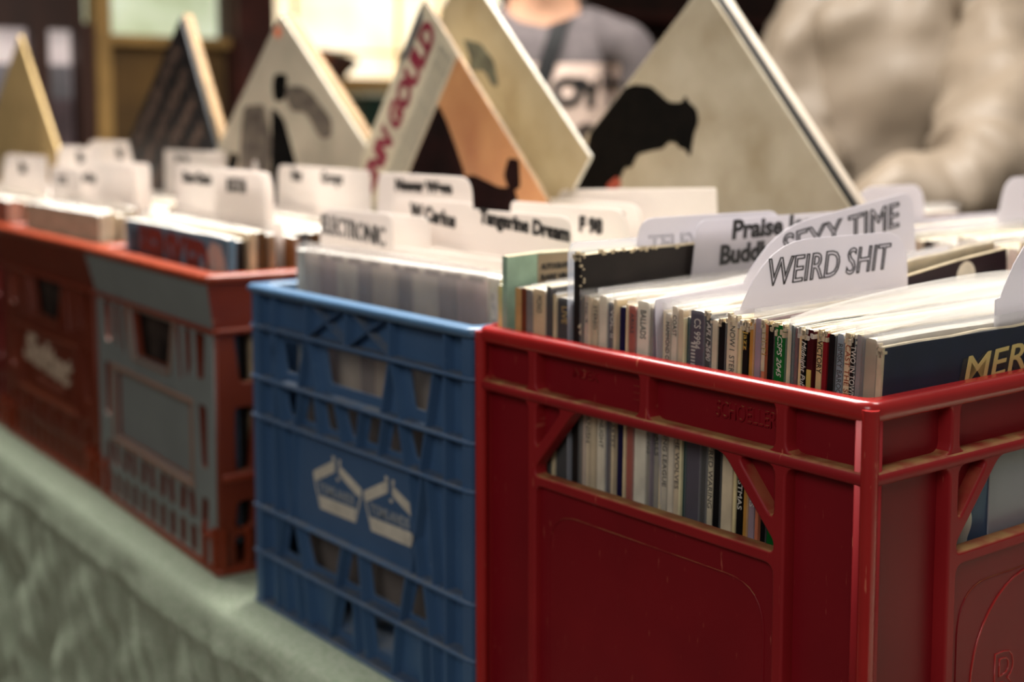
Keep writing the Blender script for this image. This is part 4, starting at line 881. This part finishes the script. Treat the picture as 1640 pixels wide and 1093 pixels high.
# black and white photograph album with an orange sticker
t, o, M = diamond('pale grey album with black and white photograph and small orange sticker', (-1.098, .25, .351), 5, -2, (188, 178, 158), .0045)
BWP = mat('bw_print', (62, 54, 48), .6, .4, 34, var_col=(128, 116, 102)); BK = mat('bw_black', (12, 10, 9), .8, .3, 30, spec=.05)
art(o, 'grey_print', [(.012, .145), (.048, .110), (.02, .06), (-.06, .02), (-.09, .07), (-.044, .110)], BWP, .0002, .010)
art(o, 'black_print', [(.057, .096), (.064, .065), (.040, .006), (-.02, -.03), (-.05, .02), (.002, .048)], BK, .0002, .008)
art(o, 'black_print', [(.091, .119), (.112, .096), (.084, .078), (.066, .094), (.074, .108)], BK, .0003, .008)
art(o, 'grey_print', [(.094, .093), (.128, .055), (.134, -.012), (.119, -.026), (.099, -.01), (.104, .035), (.080, .060)], BWP, .0002, .014)
art(o, 'black_print', [(-.054, .128), (-.045, .110), (-.075, .10), (-.085, .12)], BK, .0002, .006)
bm = bmesh.new(); bmesh.ops.create_cone(bm, cap_ends=True, segments=20, radius1=.0075, radius2=.0075, depth=.0006)
for v in bm.verts: v.co += Vector((.137, .1465, .0004))
obj('orange_sticker', bm, mat('orange_sticker', (232, 128, 88), .6, .05), o)
diamond('cream album showing its thick edge behind the black and white photo album', (-1.098, .2565, .353), 5, -2, (186, 160, 110), .0140, edge=mat('ochre_edge', (150, 118, 76), .7, .2, 60))
# dark album with lines of brown lettering
t, o, M = diamond('black album printed with rows of brown lettering, standing on its corner', (-1.44, .253, .368), -5, 10, (9, 9, 12), .0045, var=(16, 16, 22))
TX = ['SONGS FOR', 'THE OLD ROAD', 'NIGHT TRAIN', 'BLUE MOON', 'RIVER SONG', 'LAST WALTZ']
for k, s_ in enumerate(TX):
    bm = bmesh.new(); lettering(bm, s_, .034, Matrix.Translation((-.0, .128 - k * .048, .0003)), width=.26, bold=.002, depth=.0001); obj('brown_lettering', bm, mat('brown_print', (96, 74, 60), .6, .4, 40, var_col=(44, 34, 30)), o)
art(o, 'ochre_print', [(-.02, .02), (.03, .02), (.03, -.09), (-.0, -.1)], mat('ochre_dark_print', (110, 80, 34), .6, .3), .0002)
diamond('cream album with thick ochre edge behind the black lettered album', (-1.436, .2595, .371), -5, 8, (186, 156, 108), .0125, edge=mat('ochre_edge', (150, 118, 76), .7, .2, 60))
diamond('ochre cream album standing on its corner at the far left edge', (-2.11, .25, .372), 0, 4, (206, 176, 122), .0060)

# ------------------------------------------------------------------ people behind the table
def skin_mesh(name, nodes, edges, parent, m, roots=(0,), sub=2, wr=0, wscale=.12):
    me = bpy.data.meshes.new(name); me.from_pydata([n[0] for n in nodes], edges, [])
    o = bpy.data.objects.new(name, me); COL.objects.link(o); me.materials.append(m)
    sk = o.modifiers.new('skin', 'SKIN'); sk.use_smooth_shade = True
    lay = me.skin_vertices[0].data
    for i, n in enumerate(nodes):
        lay[i].radius = n[1] if isinstance(n[1], tuple) else (n[1], n[1]); lay[i].use_root = i in roots
    s = o.modifiers.new('sub', 'SUBSURF'); s.levels = s.render_levels = sub
    if wr:
        tx = bpy.data.textures.new(name + '_folds', 'CLOUDS'); tx.noise_scale = wscale; tx.noise_depth = 2
        d = o.modifiers.new('folds', 'DISPLACE'); d.texture = tx; d.strength = wr; d.mid_level = .5 if wr < .05 else .36; d.texture_coords = 'LOCAL'
    bpy.context.view_layer.update(); dg = bpy.context.evaluated_depsgraph_get()
    m2 = bpy.data.meshes.new_from_object(o.evaluated_get(dg)); o.modifiers.clear(); o.data = m2; m2.name = name
    for p in m2.polygons: p.use_smooth = True
    o.parent = parent; return o
def hand(nodes, edges, roots, wr, d, side, up=Vector((0, 0, 1))):
    """five bent fingers and a thumb starting from the side of the palm"""
    d = d.normalized(); s = d.cross(up).normalized() * side
    pi = len(nodes); nodes.append(((wr + d * .045)[:], (.034, .016))); edges.append((pi - 1, pi))
    for k, (off, ln) in enumerate(((-.027, .060), (-.009, .070), (.009, .075), (.027, .068))):
        b = wr + d * .075 + s * off; i = len(nodes); roots.append(i)
        nodes += [((b - d * .03)[:], .009), ((b + d * ln * .45)[:], .0085), ((b + d * ln * .78 - up * ln * .28)[:], .0075), ((b + d * ln * .92 - up * ln * .60)[:], .0065)]
        edges += [(i, i + 1), (i + 1, i + 2), (i + 2, i + 3)]
    b = wr + d * .02 + s * .024; i = len(nodes); roots.append(i)
    nodes += [(b[:], .012), ((b + s * .022 + d * .025 - up * .006)[:], .010), ((b + s * .028 + d * .052 - up * .014)[:], .0075)]; edges += [(i, i + 1), (i + 1, i + 2)]
def person(label, loc, rz, hh, LE, LH, RE, RH, shirt, shirt_wr, trousers, hair_rgb, skin_rgb, bulk=1.0, hair_long=False):
    """faces local -y; LE/LH elbow and hand on its -x side, RE/RH on the +x side"""
    t = thing('person', label, 'person', loc, (0, 0, rz)); SK = mat('skin_%d' % skin_rgb[0], skin_rgb, .5, .1, 20)
    V = Vector; k = hh / 1.72
    P0 = [V((0, 0, .95)), V((0, .01, 1.12)), V((0, 0, 1.30)), V((0, .01, 1.43)), V((0, .0, 1.50)), V((0, -.015, 1.57)), V((0, -.02, 1.64))]
    nodes = [(p[:], r) for p, r in zip(P0, ((.15, .11), (.13, .10), (.15, .11), (.09, .07), (.052, .055), (.070, .085), (.074, .092)))]
    edges = [(i, i + 1) for i in range(6)]; roots = [0]
    for sx_, E_, H_ in ((-1, LE, LH), (1, RE, RH)):
        i = len(nodes); d = V(H_) - V(E_)
        nodes += [(V((sx_ * .17, .01, 1.41))[:], .055), (E_, .042), ((V(E_) + d * .55)[:], .036), (H_, (.027, .022))]
        edges += [(3, i), (i, i + 1), (i + 1, i + 2), (i + 2, i + 3)]; hand(nodes, edges, roots, V(H_), d, sx_ * -1)
    for sx_ in (-1, 1):
        i = len(nodes); nodes += [((sx_ * .10, 0, .88), .085), ((sx_ * .11, -.01, .50), .058), ((sx_ * .11, .02, .09), .038), ((sx_ * .12, -.13, .035), (.04, .028))]
        edges += [(0, i), (i, i + 1), (i + 1, i + 2), (i + 2, i + 3)]
    skin_mesh('body', nodes, edges, t, SK, roots)
    bm = bmesh.new()                                        # face
    for x in (-.031, .031):
        bmesh.ops.create_uvsphere(bm, u_segments=10, v_segments=8, radius=.0125, matrix=Matrix.Translation((x, -.094, 1.612)))
    obj('eyes', bm, mat('eye_white', (210, 205, 200), .3, 0), t, True)
    bm = bmesh.new()
    for x in (-.031, .031): bmesh.ops.create_uvsphere(bm, u_segments=10, v_segments=8, radius=.006, matrix=Matrix.Translation((x, -.1025, 1.612)))
    obj('pupils', bm, mat('pupil', (40, 26, 18), .3, 0), t, True)
    bm = bmesh.new(); bmesh.ops.create_cone(bm, cap_ends=True, segments=10, radius1=.017, radius2=.007, depth=.045, matrix=Matrix.Translation((0, -.112, 1.585)) @ Matrix.Rotation(R(12), 4, 'X'))
    obj('nose', bm, SK, t, True)
    bm = bmesh.new(); bmesh.ops.create_uvsphere(bm, u_segments=12, v_segments=8, radius=.02, matrix=Matrix.Translation((0, -.100, 1.545)) @ Matrix.Diagonal((1.2, .35, .3, 1)))
    obj('mouth', bm, mat('lips', (150, 84, 76), .5, .1), t, True)
    bm = bmesh.new(); bmesh.ops.create_uvsphere(bm, u_segments=24, v_segments=16, radius=.1, matrix=Matrix.Translation((0, .012, 1.645)) @ Matrix.Diagonal((.86, 1.0, .92, 1)))
    for v in bm.verts:
        if v.co.y < -.03 and v.co.z < 1.70: v.co.y += .06
        if hair_long and v.co.z < 1.64 and v.co.y > -.06: v.co.z -= (1.64 - v.co.z) * 2.4; v.co.x *= 1.15
    obj('hair', bm, mat('hair_%d' % hair_rgb[0], hair_rgb, .6, .4, 90, .4), t, True)
    b = bulk
    nodes = [((0, 0, .90), (.165 * b, .125 * b)), ((0, .01, 1.10), (.155 * b, .12 * b)), ((0, 0, 1.30), (.175 * b, .130 * b)), ((0, .01, 1.425), (.11, .085)), ((0, -.004, 1.500), (.073, .074))]
    edges = [(0, 1), (1, 2), (2, 3), (3, 4)]
    for sx_, E_, H_ in ((-1, LE, LH), (1, RE, RH)):
        i = len(nodes); d = V(H_) - V(E_)
        nodes += [((sx_ * .175, .01, 1.405), .072 * b)]; edges += [(3, i)]
        if shirt_wr:
            nodes += [((V((sx_ * .19, .01, 1.405)) * .5 + V(E_) * .5)[:], .100 * b), (E_, .104 * b), ((V(E_) + d * .55)[:], .066 * b), ((V(E_) + d * .88)[:], .040)]
            edges += [(i, i + 1), (i + 1, i + 2), (i + 2, i + 3), (i + 3, i + 4)]
        else:
            nodes += [((V((sx_ * .19, .01, 1.405)) * .45 + V(E_) * .55)[:], .068)]; edges += [(i, i + 1)]
    sh = skin_mesh('shirt', nodes, edges, t, shirt, (0,), 3, .012 + .085 * bool(shirt_wr), .10 + .03 * bool(shirt_wr))
    nodes = [((0, 0, .97), (.16, .12)), ((0, 0, .90), (.15, .115))]; edges = [(0, 1)]
    for sx_ in (-1, 1):
        i = len(nodes); nodes += [((sx_ * .10, 0, .84), .098), ((sx_ * .11, -.01, .50), .075), ((sx_ * .11, .02, .08), .062)]; edges += [(1, i), (i, i + 1), (i + 1, i + 2)]
    skin_mesh('trousers', nodes, edges, t, trousers, (0,), 2)
    t.scale = (k, k, k)
    return t, sh
GS = mat('grey_marl_shirt', (88, 80, 80), .9, .15, 60, .1, var_col=(68, 61, 63)); WS = mat('ivory_shirt', (124, 110, 94), .6, .1, 5, spec=.5)
JE = mat('dark_jeans', (40, 44, 58), .9, .2, 40)
ta, sh = person('person in a grey t-shirt with bold black letters and a black shoulder strap', (-1.61, 1.085, -.78), R(52), 1.66, (-.215, .02, 1.12), (-.16, -.20, 1.02), (.215, .02, 1.12), (.17, -.20, 1.02), GS, 0, JE, (38, 24, 18), (186, 140, 112), 1.0, True)
def on_front(o, x0, x1, z0, z1, name, m, off=.003, nx=24, nz=16):
    """patch of print laid on the front of a garment by casting rays at it"""
    bm = bmesh.new(); g = {}
    for i in range(nx + 1):
        for j in range(nz + 1):
            x = x0 + (x1 - x0) * i / nx; z = z0 + (z1 - z0) * j / nz
            ok, p, n, _ = o.ray_cast(Vector((x, -1, z)), Vector((0, 1, 0)))
            if ok: g[i, j] = bm.verts.new(p + Vector((0, -off, 0)))
    for i in range(nx):
        for j in range(nz):
            q = [g.get(c) for c in ((i, j), (i + 1, j), (i + 1, j + 1), (i, j + 1))]
            if all(q): bm.faces.new(q)
    return obj(name, bm, m, o, True)
pan = on_front(sh, -.15, .15, 1.02, 1.372, 'chest_panel', mat('pink_beige_panel', (190, 168, 156), .9, .08, 20))
for q, (s_, cx, cz) in enumerate((('O', .045, 1.315), ('Y', .090, 1.313), ('T', .126, 1.311), ('o', .082, 1.242))):
    bm = bmesh.new(); lettering(bm, s_, .072, axes((cx, 0, cz), (1, 0, 0), (0, 0, 1), (0, -1, 0)), bold=.0045, depth=.0005)
    for v in bm.verts:
        ok, p, n, _ = sh.ray_cast(Vector((v.co.x, -1, v.co.z)), Vector((0, 1, 0)))
        v.co.y = (p.y if ok else -.12) - .0055
    obj('shirt_lettering', bm, INK, pan)
bm = bmesh.new(); prev = None
for i in range(25):
    f = i / 24; x = .035 - .16 * f; z = 1.455 - .47 * f; row = []
    for dx in (-.020, .020):
        ok, p, n, _ = sh.ray_cast(Vector((x + dx, -1, z + dx * .3)), Vector((0, 1, 0))); row.append(bm.verts.new((x + dx, (p.y if ok else 0) - .007, z + dx * .3)))
    if prev: bm.faces.new((prev[0], prev[1], row[1], row[0]))
    prev = row
bmesh.ops.solidify(bm, geom=bm.faces[:], thickness=.004)
obj('shoulder_strap', bm, mat('black_strap', (16, 14, 16), .7, .1), ta)
tb, sh = person('person in a loose ivory long-sleeved shirt reaching into the records', (-1.22, 1.66, -.78), R(26), 1.76, (-.19, -.06, 1.10), (-.06, -.32, 1.03), (.235, -.30, 1.08), (.0, -.50, 1.03), WS, 1, JE, (60, 44, 32), (206, 164, 138), 1.0)
